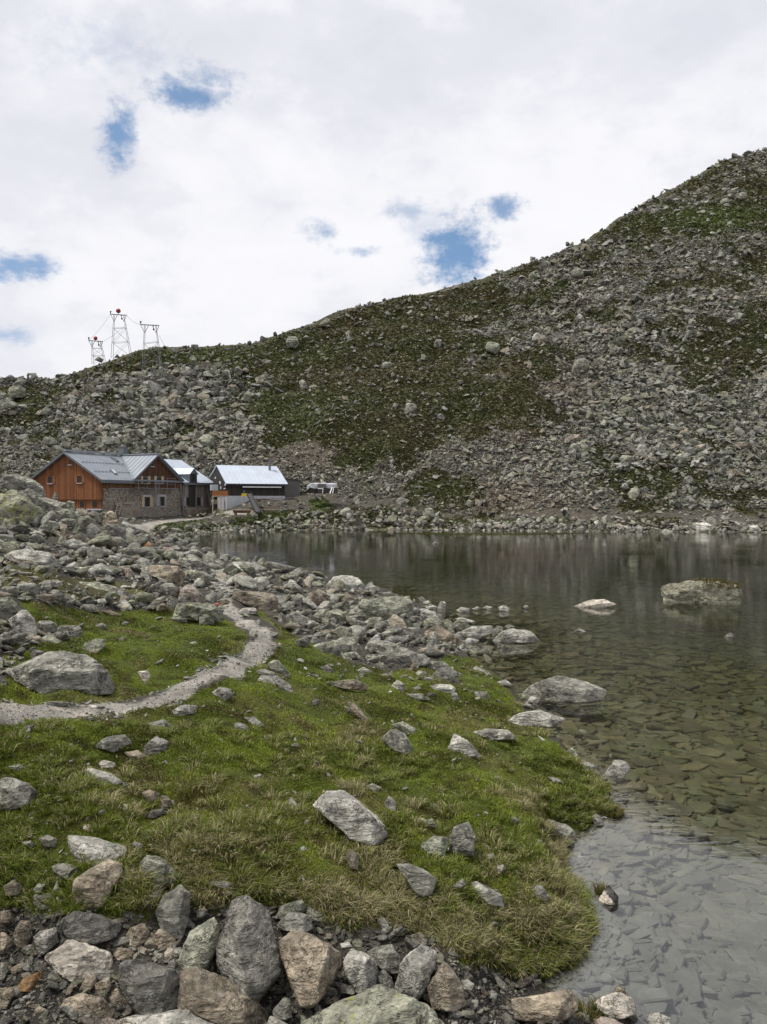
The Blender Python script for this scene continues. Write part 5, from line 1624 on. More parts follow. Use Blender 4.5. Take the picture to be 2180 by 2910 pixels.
# little white plates on the gable side
for (u, v, w_, h_) in ((626, 1372, 2.2, 8), (640, 1377, 3, 5), (627.5, 1386, 2.5, 8), (638, 1388.5, 4.5, 2.4), (612, 1358, 2, 5), (624, 1370, 2, 5)):
    A = SH.on(u - w_ / 2, v - h_ / 2, 0, -.04); B = SH.on(u + w_ / 2, v + h_ / 2, 0, -.04)
    if abs(A[1]) < 9 and A[1] > 0:
        m = MB(); m.box(-.06, -.003, min(A[1], B[1]), max(A[1], B[1]), B[2], A[2]); m.build('plate', M_WHITE, s2)

# ------------------------------------------------------------------ things around the second hut
def at(u, v, y): return Vector(at_y(float(u), float(v), y))
def gz_of(x, y): return float(terrain(np.array([x]), np.array([y]))[0][0])
def z8(x, y): return 580 + x * .14484, 1360 + y * .14484

yb_ = 110.5
A = at(*z8(160, 240), yb_); B = at(*z8(470, 337), yb_)
brd = empty('notice_board', ((A.x + B.x) / 2, yb_, gz_of((A.x + B.x) / 2, yb_)))
tag(brd, 'wide orange brown wooden board on a pale post between the two huts', 'notice board')
m = MB(); m.box(A.x - brd.location.x, B.x - brd.location.x, -.06, .06, B.z - brd.location.z, A.z - brd.location.z); m.build('board', M_ORNG, brd)
m = MB(); m.box(A.x - brd.location.x - .05, B.x - brd.location.x + .05, -.08, .08, B.z - brd.location.z - .12, B.z - brd.location.z - .004); m.build('beam', M_PALEWOOD, brd)
for uu in (335, 170):
    P_ = at(*z8(uu, 345), yb_); m = MB(); m.bar((P_.x - brd.location.x, .0, -.6), (P_.x - brd.location.x, 0, B.z - brd.location.z - .13), .13); m.build('post', M_PALEWOOD, brd)

yb_ = 109.5
P_ = at(*z8(785, 232), yb_); Q_ = at(*z8(785, 560), yb_)
sg = empty('signpost', (P_.x, yb_, Q_.z)); tag(sg, 'hiking signpost with yellow direction arrows in front of the dark hut', 'signpost')
hh = P_.z - Q_.z
m = MB(); m.bar((0, 0, -.6), (0, 0, hh), .09, sides=8); m.build('post', M_GALV, sg)
k = .14484 * yb_ / FW
for (x0, x1, y0, y1, tip) in ((-50, 45, 292, 318, 1), (-45, 48, 322, 348, -1)):
    z1 = (560 - y0) * k; z0 = (560 - y1) * k
    a0, a1 = x0 * k, x1 * k
    t = .12
    poly = [(a0, -.07, z0), (a1, -.07, z0), (a1 + t, -.07, (z0 + z1) / 2), (a1, -.07, z1), (a0, -.07, z1)] if tip > 0 else [(a0, -.07, z0), (a1, -.07, z0), (a1, -.07, z1), (a0, -.07, z1), (a0 - t, -.07, (z0 + z1) / 2)]
    m = MB(); m.prism(poly, (0, .03, 0)); so = m.build('arrow_board', M_YEL, sg)
m = MB(); m.box(-.09, .09, -.1, -.05, (560 - 520) * k, (560 - 495) * k); m.build('trail_plate', M_WHITE, sg)

# dark chute leaning down from the hut
T0, T1 = at(*z8(838, 300), 115.5), at(*z8(925, 290), 115.5)
B0, B1 = at(*z8(1010, 655), 108.5), at(*z8(1110, 640), 108.5)
o_ = (T0 + T1 + B0 + B1) / 4
rm = empty('ramp', tuple(o_)); tag(rm, 'dark plank ramp slanting down from the metal roofed hut', 'ramp')
m = MB(); m.prism([T0 - o_, T1 - o_, B1 - o_, B0 - o_], (0, 0, -.16)); m.build('deck', M_DARK, rm)
for (a, b_) in ((T0, B0), (T1, B1)):
    m = MB(); m.bar(a - o_ + Vector((0, 0, .05)), b_ - o_ + Vector((0, 0, .05)), .08, .16); m.build('side_board', M_WOODBLACK, rm)
m = MB(); a0 = at(*z8(790, 250), 115.9); a1 = at(*z8(920, 262), 115.9)
m.box(a0.x - o_.x, a1.x - o_.x, a0.y - o_.y, a0.y - o_.y + .7, a1.z - o_.z, a0.z - o_.z); m.build('platform', M_DARK, rm)
m = MB(); c_ = at(*z8(905, 300), 115.7); m.bar(c_ - o_, Vector((c_.x, c_.y, gz_of(c_.x, c_.y) - .3)) - o_, .16); m.build('post', M_WOODBLACK, rm)

# water trough hewn from planks
A = at(*z8(565, 622), 107.0); B = at(*z8(915, 690), 107.0)
tr = empty('water_trough', ((A.x + B.x) / 2, 107.0, B.z)); tag(tr, 'brown wooden water trough with a pale rim below the signpost', 'trough')
hw = (B.x - A.x) / 2; th = A.z - B.z
m = MB()
m.prism([(-hw, -.35, th), (hw, -.35, th), (hw - .15, -.25, .12), (-hw + .15, -.25, .12)], (0, .08, 0)); m.prism([(-hw, .55, th), (hw, .55, th), (hw - .15, .45, .12), (-hw + .15, .45, .12)], (0, .08, 0))
m.box(-hw + .1, hw - .1, -.24, .44, .1, .18)
for s_ in (-1, 1): m.prism([(s_ * hw, -.34, th), (s_ * hw, .62, th), (s_ * (hw - .15), .5, .12), (s_ * (hw - .15), -.24, .12)], (-s_ * .08, 0, 0))
m.build('basin', M_WOODSTRIP, tr)
m = MB()
m.box(-hw - .03, hw + .03, -.38, -.24, th + .003, th + .06); m.box(-hw - .03, hw + .03, .52, .66, th + .003, th + .06)
m.build('rim', M_PALEWOOD, tr)
for x in (-hw * .7, hw * .7):
    m = MB(); m.box(x - .12, x + .12, -.3, .5, -.3, .097); m.build('foot', M_OLDWOOD, tr)

# bench by the lake path, below the rails
A = at(*z8(1180, 545), 109.0); B = at(*z8(1470, 640), 109.0)
bn = empty('bench', ((A.x + B.x) / 2, 109.0, B.z)); tag(bn, 'weathered wooden bench on the grass right of the dark ramp', 'bench')
hw = (B.x - A.x) / 2
zs_ = (640 - 608) * .14484 * 109 / FW
m = MB(); m.box(-hw, hw, -.3, .18, zs_ - .06, zs_); m.build('seat', M_PALEWOOD, bn)
m = MB(); m.box(-hw, hw, .28, .34, A.z - B.z - .3, A.z - B.z); m.box(-hw, hw, .28, .34, A.z - B.z - .62, A.z - B.z - .38); m.build('backrest', M_OLDWOOD, bn)
for x in (-hw * .8, hw * .8):
    m = MB(); m.bar((x, -.1, -.3), (x, -.1, zs_ - .06), .12); m.bar((x, .24, -.3), (x, .30, A.z - B.z), .1); m.build('leg', M_OLDWOOD, bn)

# pole rail in front of the plinth
yr = 113.0
A = at(*z8(960, 402), yr); B = at(*z8(1740, 378), yr)
rl = empty('pole_fence', (A.x, yr, A.z)); tag(rl, 'low grey pole fence along the pale plinth of the dark hut', 'fence')
m = MB(); m.bar((0, 0, 0), B - A, .09, sides=6); m.build('rail', M_OLDWOOD, rl)
for uu in (1025, 1340, 1640):
    P_ = at(*z8(uu, 372), yr); zg = gz_of(P_.x, yr)
    m = MB(); m.bar((P_.x - A.x, .0, min(zg - .4, P_.z - 1.4) - A.z), (P_.x - A.x, 0, P_.z - A.z), .11, sides=6); m.build('post', M_OLDWOOD, rl)

# covered wood pile
def z3(x, y): return 800 + x * .1207, 1340 + y * .1207
yt = 114.0
P_ = [at(*z3(*q), yt) for q in ((600, 330), (700, 275), (1000, 265), (1310, 285))]
tp0 = Vector((P_[0].x, yt, at(*z3(900, 520), yt).z))
tp = empty('covered_woodpile', tuple(tp0)); tag(tp, 'woodpile covered by a crumpled white tarp beside the dark hut', 'woodpile')
def tarp(pts_top, zlow, ydep, name, mat, seed):
    rs = random.Random(seed)
    nx, ny = 26, 14
    V_, F_ = [], []
    us_ = np.linspace(0, 1, nx)
    xt = np.interp(us_, np.linspace(0, 1, len(pts_top)), [q.x for q in pts_top]); zt_ = np.interp(us_, np.linspace(0, 1, len(pts_top)), [q.z for q in pts_top])
    for i in range(nx):
        for j in range(ny):
            f = j / (ny - 1)
            hang = zlow[0] + (zlow[1] - zlow[0]) * us_[i]
            if f < .5: y_ = -.05 - .12 * math.sin(us_[i] * 23 + j) * (.5 - f); z_ = hang + (zt_[i] - hang) * (f / .5) + (.1 * math.sin(us_[i] * 17 + seed) * (.5 - f) * 2)
            else: y_ = (f - .5) * 2 * ydep; z_ = zt_[i] + .05 * math.sin(us_[i] * 31 + j * 1.7) - .25 * (f - .5)
            V_.append((xt[i] - tp0.x + rs.uniform(-.03, .03), y_ + rs.uniform(-.04, .04), z_ - tp0.z + rs.uniform(-.03, .03)))
    for i in range(nx - 1):
        for j in range(ny - 1):
            a_ = i * ny + j; F_.append((a_, a_ + ny, a_ + ny + 1, a_ + 1))
    o = mesh_np(name, V_, F_, mat, None, True, tp)
    so = o.modifiers.new('thickness', 'SOLIDIFY'); so.thickness = .03
    return o
zlo = at(*z3(700, 400), yt).z; zlo2 = at(*z3(1200, 385), yt).z
tarp(P_, (zlo, zlo2), 1.8, 'tarp', M_TARP, 3)
A = at(*z3(848, 290), yt - .25); B = at(*z3(1050, 378), yt - .25)
m = MB(); m.box(A.x - tp0.x, B.x - tp0.x, -.28, -.2, B.z - tp0.z, A.z - tp0.z); m.build('brown_panel', M_GREYWALL, tp)
m = MB()
for i in range(16):
    for j in range(3):
        x = (i + .5) * (P_[3].x - P_[0].x) / 16 + random.Random(i * 7 + j).uniform(-.05, .05)
        m.bar((x, .15, .2 + j * .26), (x, 1.5, .2 + j * .26), .24, sides=8)
m.build('log', M_WOODBLACK, tp)
A = at(*z3(860, 390), yt - .5); B = at(*z3(985, 500), yt - .5)
cr_ = empty('crate', ((A.x + B.x) / 2, yt - .5, B.z)); tag(cr_, 'dark crate with a white rim under the tarp covered woodpile', 'crate')
hw = (B.x - A.x) / 2; th = A.z - B.z
m = MB(); m.box(-hw + .05, hw - .05, -.3, .25, -.1, th - .1); m.build('body', M_DARK, cr_)
m = MB(); m.box(-hw, hw, -.34, -.24, th - .14, th); m.box(-hw, hw, .2, .3, th - .14, th); m.box(hw - .1, hw, -.33, -.303, -.1, th - .143); m.build('rim', M_WHITE, cr_)
for (q0, q1, nm_) in (((1190, 385), (1142, 520), 'white pole leaning outermost left under the white tarp end'), ((1228, 400), (1205, 515), 'greyer short pole leaning beside the white one under the tarp')):
    a = at(*z3(*q0), yt - .35); c_ = at(*z3(*q1), yt - .9)
    m = MB(); m.bar((0, 0, 0), a - c_, .12); po = m.build('pole', M_WHITE if 'white pole' in nm_ else M_CONC); po.location = c_
    tag(po, nm_, 'pole', 'poles propped under the tarp')

# small cairn on the boulder heap
cpx = hit(720 * .21726, 1280 + 690 * .21726)
yq = 36.5
cb = at(157.0, 1417.5, yq)
crn = empty('cairn', tuple(cb)); tag(crn, 'tiny cairn of stacked stones on the heap before the orange gable', 'cairn')
for i, (w_, h_) in enumerate(((.26, .08), (.20, .07), (.15, .06), (.10, .06), (.06, .06))):
    v_, f_ = ICO[2]
    zz = sum(x[1] for x in ((.26, .08), (.20, .07), (.15, .06), (.10, .06), (.06, .06))[:i]) * 1.0
    q_ = np.random.default_rng(i).normal(size=(9, 3)); q_ /= np.linalg.norm(q_, axis=1, keepdims=True)
    P, F = solid_from_planes(np.vstack([q_, np.eye(3), -np.eye(3)]), np.ones(15) * .5, (.5, .5, .5), 2, 12, .05, i)
    t4 = np.tile([.3, .29, .26, .05], (len(P), 1))
    o = mesh_np('stone', P * [w_, w_ * .8, h_] * 1.15 + [0, 0, zz + h_ / 2], F, M_ROCK, t4, True, crn)

# ------------------------------------------------------------------ cableway pylons
def z0r(x, y): return x * .3138, 840 + y * .3138
def pylon(label, tl, tr_, fl, fr2, y, ball=None):
    """lattice tower: crossbar ends tl, tr_ and the feet fl, fr2 in frame pixels at distance y"""
    TL, TR = at(*z0r(*tl), y), at(*z0r(*tr_), y)
    FL, FR = at(*z0r(*fl), y), at(*z0r(*fr2), y)
    o = (FL + FR) / 2
    root = empty('cableway_pylon', tuple(o)); tag(root, label, 'pylon', 'pylons of the goods cableway')
    W_ = TR.x - TL.x; H_ = (TL.z + TR.z) / 2 - o.z
    top = Vector(((TL.x + TR.x) / 2 - o.x + W_ * .03, 0, H_))
    wt_ = W_ * .30; wb_ = (FR.x - FL.x) / 2
    zn = H_ - W_ * .42
    dep_t, dep_b = W_ * .07, W_ * .20
    sl_ = .075
    corners = []
    for sx_ in (-1, 1):
        for sy in (-1, 1):
            foot = Vector((sx_ * wb_, sy * dep_b, (-.4 if sx_ < 0 else (FR.z - o.z) - .4)))
            head = Vector((top.x + sx_ * wt_ * .98, sy * dep_t, H_ - .1))
            m = MB(); m.bar(foot, head, sl_); m.build('leg', M_GALV, root)
            corners.append((foot, head))
    def pt(i, f): return corners[i][0].lerp(corners[i][1], f)
    for (i, j) in ((0, 2), (1, 3)):
        m = MB()
        lv = [.02, .37, .70]
        for a_, b_ in zip(lv[:-1], lv[1:]):
            m.bar(pt(i, a_), pt(j, b_), .035); m.bar(pt(j, a_), pt(i, b_), .035)
            m.bar(pt(i, b_), pt(j, b_), .055)
        m.build('bracing', M_GALV, root)
    m = MB(); m.bar(TL - o + Vector((0, 0, 0)), TR - o, .16, .18); m.build('crossbar', M_GALV, root)
    for sx_ in (-1, 1):
        m = MB()
        nd = Vector((top.x + sx_ * wt_, 0, zn))
        end = (TL - o) if sx_ < 0 else (TR - o)
        m.bar(nd, end, .09); m.bar(nd, Vector((top.x + sx_ * wt_ * .35, 0, H_ - .08)), .09)
        m.build('strut', M_GALV, root)
    m = MB(); a_ = TL - o; m.bar(a_, a_ + Vector((0, 0, .55)), .12); m.ball(a_ + Vector((.05, 0, .55)), .2, 8, 6); m.build('cable_saddle', M_DARK, root)
    c_ = (TL - o).lerp(TR - o, .68)
    m = MB(); m.bar(c_, c_ + Vector((.08, 0, -.75)), .10); m.ball(c_ + Vector((.1, 0, -.85)), .2, 8, 6); m.build('pulley', M_DARK, root)
    if ball:
        bc = at(*z0r(ball[0], ball[1]), y) - o
        m = MB(); m.ball(bc, ball[2] * .3138 * y / FW, 20, 12); bo = m.build('marker_ball', M_RED, root, True)
        m = MB(); m.bar((bc.x, 0, bc.z - ball[2] * .3138 * y / FW), (bc.x, 0, H_), .08); m.build('ball_mast', M_GALV, bo)
    return root, TL, TR
def ysk(u): return float(crest(np.array([(u - 1090) / FW]))[0][0])
p1, a1, b1 = pylon('smallest cableway pylon, leftmost on the ridge, with a red ball', (803, 406), (931, 416), (842, 615), (955, 600), 172, (865, 386, 18))
p2, a2, b2 = pylon('tallest cableway pylon on the skyline with a red ball on top', (1000, 168), (1146, 178), (1014, 575), (1188, 545), 174, (1072, 138, 21))
yp3 = float(hit(*z0r(1290, 850))[1])
p3, a3, b3 = pylon('nearest cableway pylon without a ball, standing on the rocky slope', (1272, 262), (1441, 271), (1288, 850), (1478, 745), min(yp3, 160))
def cable(a_, b_, sag, label):
    m = MB(); n = 14
    pts = [a_.lerp(b_, i / n) + Vector((0, 0, -4 * sag * (i / n) * (1 - i / n))) for i in range(n + 1)]
    for i in range(n): m.bar(pts[i] - a_, pts[i + 1] - a_, .035, sides=4)
    o = m.build('cable', M_DARK); o.location = a_; tag(o, label, 'cable', 'cables of the goods cableway')
cable(a1, a2, .4, 'thin dark cable from the smallest to the tallest pylon, outer line')
cable(b1, b2 + Vector((0, 0, -2)), .3, 'thin dark cable from the smallest to the tallest pylon, inner line')
cable(b2, a3, .4, 'thin dark cable strung from the tallest pylon to the nearest pylon')
gp_ = Vector(hit(*z0r(1640, 725)))
cable(b3 + Vector((0, 0, -2)), gp_, .2, 'guy cable running from the nearest pylon down the right slope')

# bench on the skyline
A = at(*z0r(243, 700), 167.5); B = at(*z0r(325, 735), 167.5)
bn = empty('bench', ((A.x + B.x) / 2, 167.5, B.z)); tag(bn, 'lone dark bench on the skyline at the far left', 'bench')
hw = (B.x - A.x) / 2; hb = A.z - B.z
m = MB(); m.box(-hw, hw, -.35, .15, hb * .36, hb * .46); m.build('seat', M_OLDWOOD, bn)
m = MB(); m.box(-hw, hw, .2, .27, hb * .58, hb * .74); m.box(-hw, hw, .2, .27, hb * .82, hb); m.build('backrest', M_OLDWOOD, bn)
for x in (-hw * .72, hw * .72):
    m = MB(); m.box(x - .15, x + .15, -.25, .15, -.8, hb * .35); m.box(x - .05, x + .05, .1, .19, hb * .36, hb); m.build('leg', M_OLDWOOD, bn)

# ------------------------------------------------------------------ walker on the far shore path
yw = 106.5
ft = at(1603.0, 1477.5, yw)
pr = empty('person', tuple(ft), 0)
tag(pr, 'lone walker in black clothes on the path along the far shore', 'person')
def skin(name, J, E, mat, root_i=0):
    me = bpy.data.meshes.new(name)
    me.from_pydata([j[:3] for j in J], E, [])
    o = bpy.data.objects.new(name, me); COL.objects.link(o); o.parent = pr
    me.materials.append(mat)
    sk = o.modifiers.new('skin', 'SKIN'); sk.use_smooth_shade = True
    for i, j in enumerate(J):
        me.skin_vertices[0].data[i].radius = (j[3], j[3] * (j[4] if len(j) > 4 else 1))
        me.skin_vertices[0].data[i].use_root = (i == root_i)
    sb_ = o.modifiers.new('sub', 'SUBSURF'); sb_.levels = 1; sb_.render_levels = 1
    return o
# walking to the left (-x): one leg forward, one behind
skin('body', [(-.02, 0, 1.47, .062), (-.04, 0, 1.56, .06), (-.05, 0, 1.66, .095), (-.06, 0, 1.74, .085)], [(0, 1), (1, 2), (2, 3)], M_SKIN)
skin('trousers', [(0, 0, .93, .145, .8), (-.02, -.09, .86, .10), (-.11, -.09, .50, .068), (-.20, -.09, .12, .052), (-.33, -.09, .05, .045), (.02, .09, .86, .10), (.05, .09, .48, .068), (.22, .09, .14, .05), (.12, .09, .06, .045)],
     [(0, 1), (1, 2), (2, 3), (3, 4), (0, 5), (5, 6), (6, 7), (7, 8)], M_CLOTH)
skin('jacket', [(0, 0, .90, .15, .85), (-.01, 0, 1.15, .155, .8), (-.02, 0, 1.36, .16, .8), (-.02, 0, 1.46, .08), (-.01, -.19, 1.38, .075), (.06, -.25, 1.12, .056), (-.02, -.26, .90, .042), (-.02, .19, 1.38, .075), (-.10, .25, 1.12, .056), (-.22, .25, .94, .042)],
     [(0, 1), (1, 2), (2, 3), (2, 4), (4, 5), (5, 6), (2, 7), (7, 8), (8, 9)], M_CLOTH, 1)
skin('hair', [(-.02, 0, 1.70, .09), (-.04, 0, 1.77, .09), (-.02, 0, 1.79, .07)], [(0, 1), (1, 2)], M_CLOTH)
m = MB(); m.box(.10, .30, -.15, .15, 1.0, 1.45); m.build('backpack', M_DARK, pr, bevel=.05)

# ------------------------------------------------------------------ loose rubble, scree, slabs under water, grass
def hull_proto(seed, n=13, flat=.7):
    rs = np.random.default_rng(seed)
    q = rs.normal(size=(n, 3)); q /= np.linalg.norm(q, axis=1, keepdims=True)
    q *= rs.uniform(.75, 1.15, (n, 1)); q *= [1.1, .72, flat]
    bm = bmesh.new()
    for p in q: bm.verts.new(p)
    res = bmesh.ops.convex_hull(bm, input=bm.verts[:])
    for v in [v for v in bm.verts if not v.link_faces]: bm.verts.remove(v)
    bmesh.ops.triangulate(bm, faces=bm.faces)
    bm.verts.index_update()
    V_ = np.array([v.co[:] for v in bm.verts]); F_ = np.array([[v.index for v in f.verts] for f in bm.faces])
    bm.free()
    return V_ * .5, F_
def soft_proto(seed, flat=.7, sub=2):
    rs = np.random.default_rng(seed)
    q = rs.normal(size=(9, 3)); q /= np.linalg.norm(q, axis=1, keepdims=True)
    N_ = np.vstack([q, np.eye(3), -np.eye(3)]); D_ = np.concatenate([rs.uniform(.25, .46, 9), [.6, .45, .5, .6, .45, .5]])
    P, F = solid_from_planes(N_, D_, (.5, .45, .5), sub, 60, .022, seed)
    return P * [1.15, .8, flat], F
PR_H = [hull_proto(i, 8 + i % 4, (.5, .62, .75, .38)[i % 4]) for i in range(32)]
PR_S = [soft_proto(50 + i, (.42, .52, .62, .35)[i % 4], 3) for i in range(16)]
def plate_proto(seed):
    rs = np.random.default_rng(seed)
    k = rs.integers(6, 10)
    a = np.sort(rs.uniform(0, 2 * math.pi, k) * .35 + np.linspace(0, 2 * math.pi, k, endpoint=False) * .9)
    r = rs.uniform(.36, .56, k)
    el = rs.uniform(.55, .9)
    ring = np.stack([np.cos(a) * r, np.sin(a) * r * el], -1)
    th = rs.uniform(.06, .13)
    tl = rs.uniform(-.08, .08, 2)
    V_ = [[x, y, -th / 2] for x, y in ring * .96] + [[x, y, th * .22] for x, y in ring] + [[x, y, th * .5 + x * tl[0] + y * tl[1]] for x, y in ring * .88] + [[0, 0, th * .54]]
    F_ = []
    for lv in (0, 1):
        for i in range(k):
            p, q_ = lv * k + i, lv * k + (i + 1) % k
            F_ += [(p, q_, q_ + k), (p, q_ + k, p + k)]
    F_ += [(2 * k + i, 2 * k + (i + 1) % k, 3 * k) for i in range(k)]
    return np.array(V_, float), np.array(F_)
PR_F = [plate_proto(90 + i) for i in range(24)]

def rot_mats(n, tilt):
    az = rng.uniform(0, 2 * math.pi, n); tx = rng.normal(0, tilt, n); ty = rng.normal(0, tilt, n)
    ca, sa = np.cos(az), np.sin(az)
    Z = np.zeros(n); O = np.ones(n)
    Rz = np.stack([np.stack([ca, -sa, Z], -1), np.stack([sa, ca, Z], -1), np.stack([Z, Z, O], -1)], 1)
    cx, sx_ = np.cos(tx), np.sin(tx)
    Rx = np.stack([np.stack([O, Z, Z], -1), np.stack([Z, cx, -sx_], -1), np.stack([Z, sx_, cx], -1)], 1)
    cy, sy = np.cos(ty), np.sin(ty)
    Ry = np.stack([np.stack([cy, Z, sy], -1), np.stack([Z, O, Z], -1), np.stack([-sy, Z, cy], -1)], 1)
    return Ry @ Rx @ Rz

def scatter(name, protos, P, size, tint, mat, tilt=.35, sink=.15, smooth=False):
    n = len(P)
    ids = rng.integers(0, len(protos), n)
    Rm = rot_mats(n, tilt)
    sc = size[:, None] * np.stack([rng.uniform(.85, 1.25, n), rng.uniform(.85, 1.2, n), rng.uniform(.8, 1.2, n)], -1)
    VV, FF, TT = [], [], []
    off = 0
    for k, (pv, pf) in enumerate(protos):
        s = np.where(ids == k)[0]
        if not len(s): continue
        v = pv[None] * sc[s][:, None, :]
        v = np.einsum('nij,nkj->nki', Rm[s], v)
        hz = v[:, :, 2].max(1)
        v = v + P[s][:, None, :]
        v[:, :, 2] += (hz * (1 - 2 * sink))[:, None]
        VV.append(v.reshape(-1, 3))
        FF.append((pf[None] + (np.arange(len(s)) * len(pv))[:, None, None] + off).reshape(-1, 3))
        TT.append(np.repeat(tint[s], len(pv), 0))
        off += len(s) * len(pv)
    o = mesh_np(name, np.concatenate(VV), np.concatenate(FF), mat, np.concatenate(TT), smooth)
    tag(o, kind='stuff')
    return o

def stone_tint(n, warm=0.0, lich=(.0, .4), lum=1.0):
    base = np.array([[.245, .243, .205], [.33, .325, .285], [.16, .157, .132], [.265, .235, .18], [.228, .235, .165], [.285, .24, .19]])
    w = np.array([.34, .16, .18, .12, .18, .02])
    w = w / w.sum()
    t = base[rng.choice(6, n, p=w)] * rng.uniform(.8, 1.2, (n, 1)) * lum
    wv = np.asarray(warm) * np.ones(n)
    t = t * (1 - wv[:, None]) + np.array([[.24, .19, .14]]) * rng.uniform(.7, 1.25, (n, 1)) * wv[:, None]
    return np.concatenate([t, rng.uniform(lich[0], lich[1], (n, 1))], 1)

def pareto(n, lo, hi, a=1.8):
    u = rng.random(n)
    return (lo ** -a - u * (lo ** -a - hi ** -a)) ** (-1 / a)

warmB = [(700, 985, 170, 45, .55), (1110, 880, 60, 80, .7), (1080, 1085, 160, 35, .7), (1230, 820, 60, 70, .45), (620, 800, 60, 40, .6), (1240, 650, 60, 60, .3)]
far = (CELLY > 62) & (CELLSD > .1)
# big clear of the buildings
def clear_build(P, pad=.4):
    ok = np.ones(len(P), bool)
    for fr, bx in ((HUT, (-.9 - pad, LN + .6 + pad, -1.6 - pad, WD + pad)), (SH, (-.5 - pad, L2 + 3.2 + pad, -.6 - pad, DP + 4 + pad))):
        d = P - fr.o
        x = d[:, 0] * fr.c + d[:, 1] * fr.s; y = -d[:, 0] * fr.s + d[:, 1] * fr.c
        ok &= ~((x > bx[0]) & (x < bx[1]) & (y > bx[2]) & (y < bx[3]))
    return ok
def off_stones(P):
    u, v = proj(P)
    iu = np.clip((u / 4).astype(int), 0, 544); iv = np.clip((v / 4).astype(int), 0, 727)
    inside = (u >= 0) & (u < 2180) & (v >= 0) & (v < 2912)
    return ~(MASK[iv, iu] & inside)
# --- hillside scree
hillw = far & (CELLT > .001)
n = 125000
P, k = sample_ground(np.where(hillw, 1 - .76 * CELLVEG, 0), n)
px = pareto(n, 5.0, 40, 1.65)
rough = .68 + 1.0 * np.clip(blobs(CELLU[k], CELLV[k], [(1400, 900, 260, 160, .25), (330, 900, 220, 90, .8), (1500, 1000, 250, 80, .3), (1300, 720, 200, 90, .15), (480, 830, 90, 40, .6), (700, 985, 170, 45, -.2), (1110, 880, 60, 80, -.3), (1250, 600, 120, 50, .1)]), -.4, 1)
px = np.minimum(px * rough, 40) * np.where(CELLVEG[k] > .5, .85, 1)
sz = np.maximum(px * P[:, 1] / FW, .12) * 1.12
ok = clear_build(P)
ok &= ~(path_w(P[:, 0], P[:, 1]) > .3)
wm = np.clip(blobs(CELLU[k], CELLV[k], warmB), 0, 1) * .8
sc_t = stone_tint(n, wm, (.0, .6), .90)
scatter('scree', PR_H, P[ok], sz[ok], sc_t[ok], M_ROCKFAR, .45, .13)
n = 1500
P, k = sample_ground(np.where(hillw & (CELLT > .93), 1.0, 0), n)
scatter('crest_rocks', PR_H, P, pareto(n, 4, 12, 1.7) * P[:, 1] / FW, stone_tint(n, 0, (0, .5), .85), M_ROCKFAR, .5, .12)
# --- heath on the slope
n = 110000
P, k = sample_ground(np.where(hillw | ((CELLY > 62) & (CELLVEG > .3) & (CELLSD > .3)), np.clip(CELLVEG - .15, 0, 1) * (CELLT < .955), 0), n)
ok = clear_build(P) & (path_w(P[:, 0], P[:, 1]) < .3)
P, k = P[ok], k[ok]; n = len(P)
def tuft_proto(seed, blades=9):
    rs = np.random.default_rng(seed)
    V_, F_ = [], []
    for i in range(blades):
        a = rs.uniform(0, 6.283); r = rs.uniform(.0, .32); l = rs.uniform(.25, .55); w = rs.uniform(.10, .2)
        c = np.array([math.cos(a), math.sin(a), 0]); s = np.array([-c[1], c[0], 0])
        b = c * r
        t = b + c * l * rs.uniform(.3, .9) + np.array([0, 0, l * rs.uniform(.45, .9)])
        i0 = len(V_)
        V_ += [b - s * w, b + s * w, t]
        F_.append((i0, i0 + 1, i0 + 2))
    return np.array(V_), np.array(F_)
PR_T = [tuft_proto(i, 11) for i in range(10)]
px = pareto(n, 4, 12, 1.6)
sz = px * P[:, 1] / FW
hn = np.clip(.5 + fbm2(P[:, 0], P[:, 1], 7, 3, 61) * 1.0, 0, 1)[:, None]
nk = np.clip(blobs(CELLU[k], CELLV[k], [(1550, 470, 130, 26, .9), (430, 772, 180, 26, .4), (690, 1092, 30, 26, .9), (600, 1122, 80, 14, .9), (440, 1140, 80, 12, .9), (950, 1055, 60, 20, .4), (640, 895, 110, 50, .3), (1050, 1127, 200, 6, .5)]), 0, 1)[:, None]
tc = np.array([[.055, .067, .020]]) * (1 - hn) + np.array([[.075, .064, .030]]) * hn
tc = (tc * (1 - nk) + np.array([[.075, .105, .024]]) * nk) * rng.uniform(.65, 1.5, (n, 1))
scatter('heath', PR_T, P, sz, np.concatenate([tc, np.ones((n, 1))], 1), M_GRASS, .15, .42)
# --- rocks of the far shore and around the huts
flat_far = far & (CELLT <= .001)
shore_b = np.exp(-(CELLSD / 2.2) ** 2) * 1.6 + .22
n = 6200
P, k = sample_ground(np.where(flat_far, shore_b * (1 - .55 * CELLVEG), 0), n)
px = pareto(n, 4.5, 34, 1.5)
sz = px * P[:, 1] / FW * 1.1
ok = clear_build(P) & (path_w(P[:, 0], P[:, 1]) < .2)
lum = np.where(CELLSD[k] < 2.5, 1.08, .95)[:, None]
t4 = stone_tint(n, .08, (0, .4)); t4[:, :3] *= lum
scatter('shore_rubble', PR_H, P[ok], sz[ok], t4[ok], M_ROCKFAR, .4, .2)
# a fringe of stones standing at the far waterline
m_ = 520
i_ = rng.integers(33, len(SHW) - 3, m_); f_ = rng.random(m_)
q = SHW[i_] * (1 - f_)[:, None] + SHW[i_ + 1] * f_[:, None]
okq = (q[:, 0] < 62)
q = q[okq] + rng.normal(0, .5, (okq.sum(), 2))
P = np.stack([q[:, 0], q[:, 1], np.full(len(q), -.05)], -1)
sz = pareto(len(q), 8, 30, 1.5) * P[:, 1] / FW
t4 = stone_tint(len(q), 0, (0, .15), 1.1)
scatter('waterline_stones', PR_H, P, sz, t4, M_ROCKFAR, .3, .3)

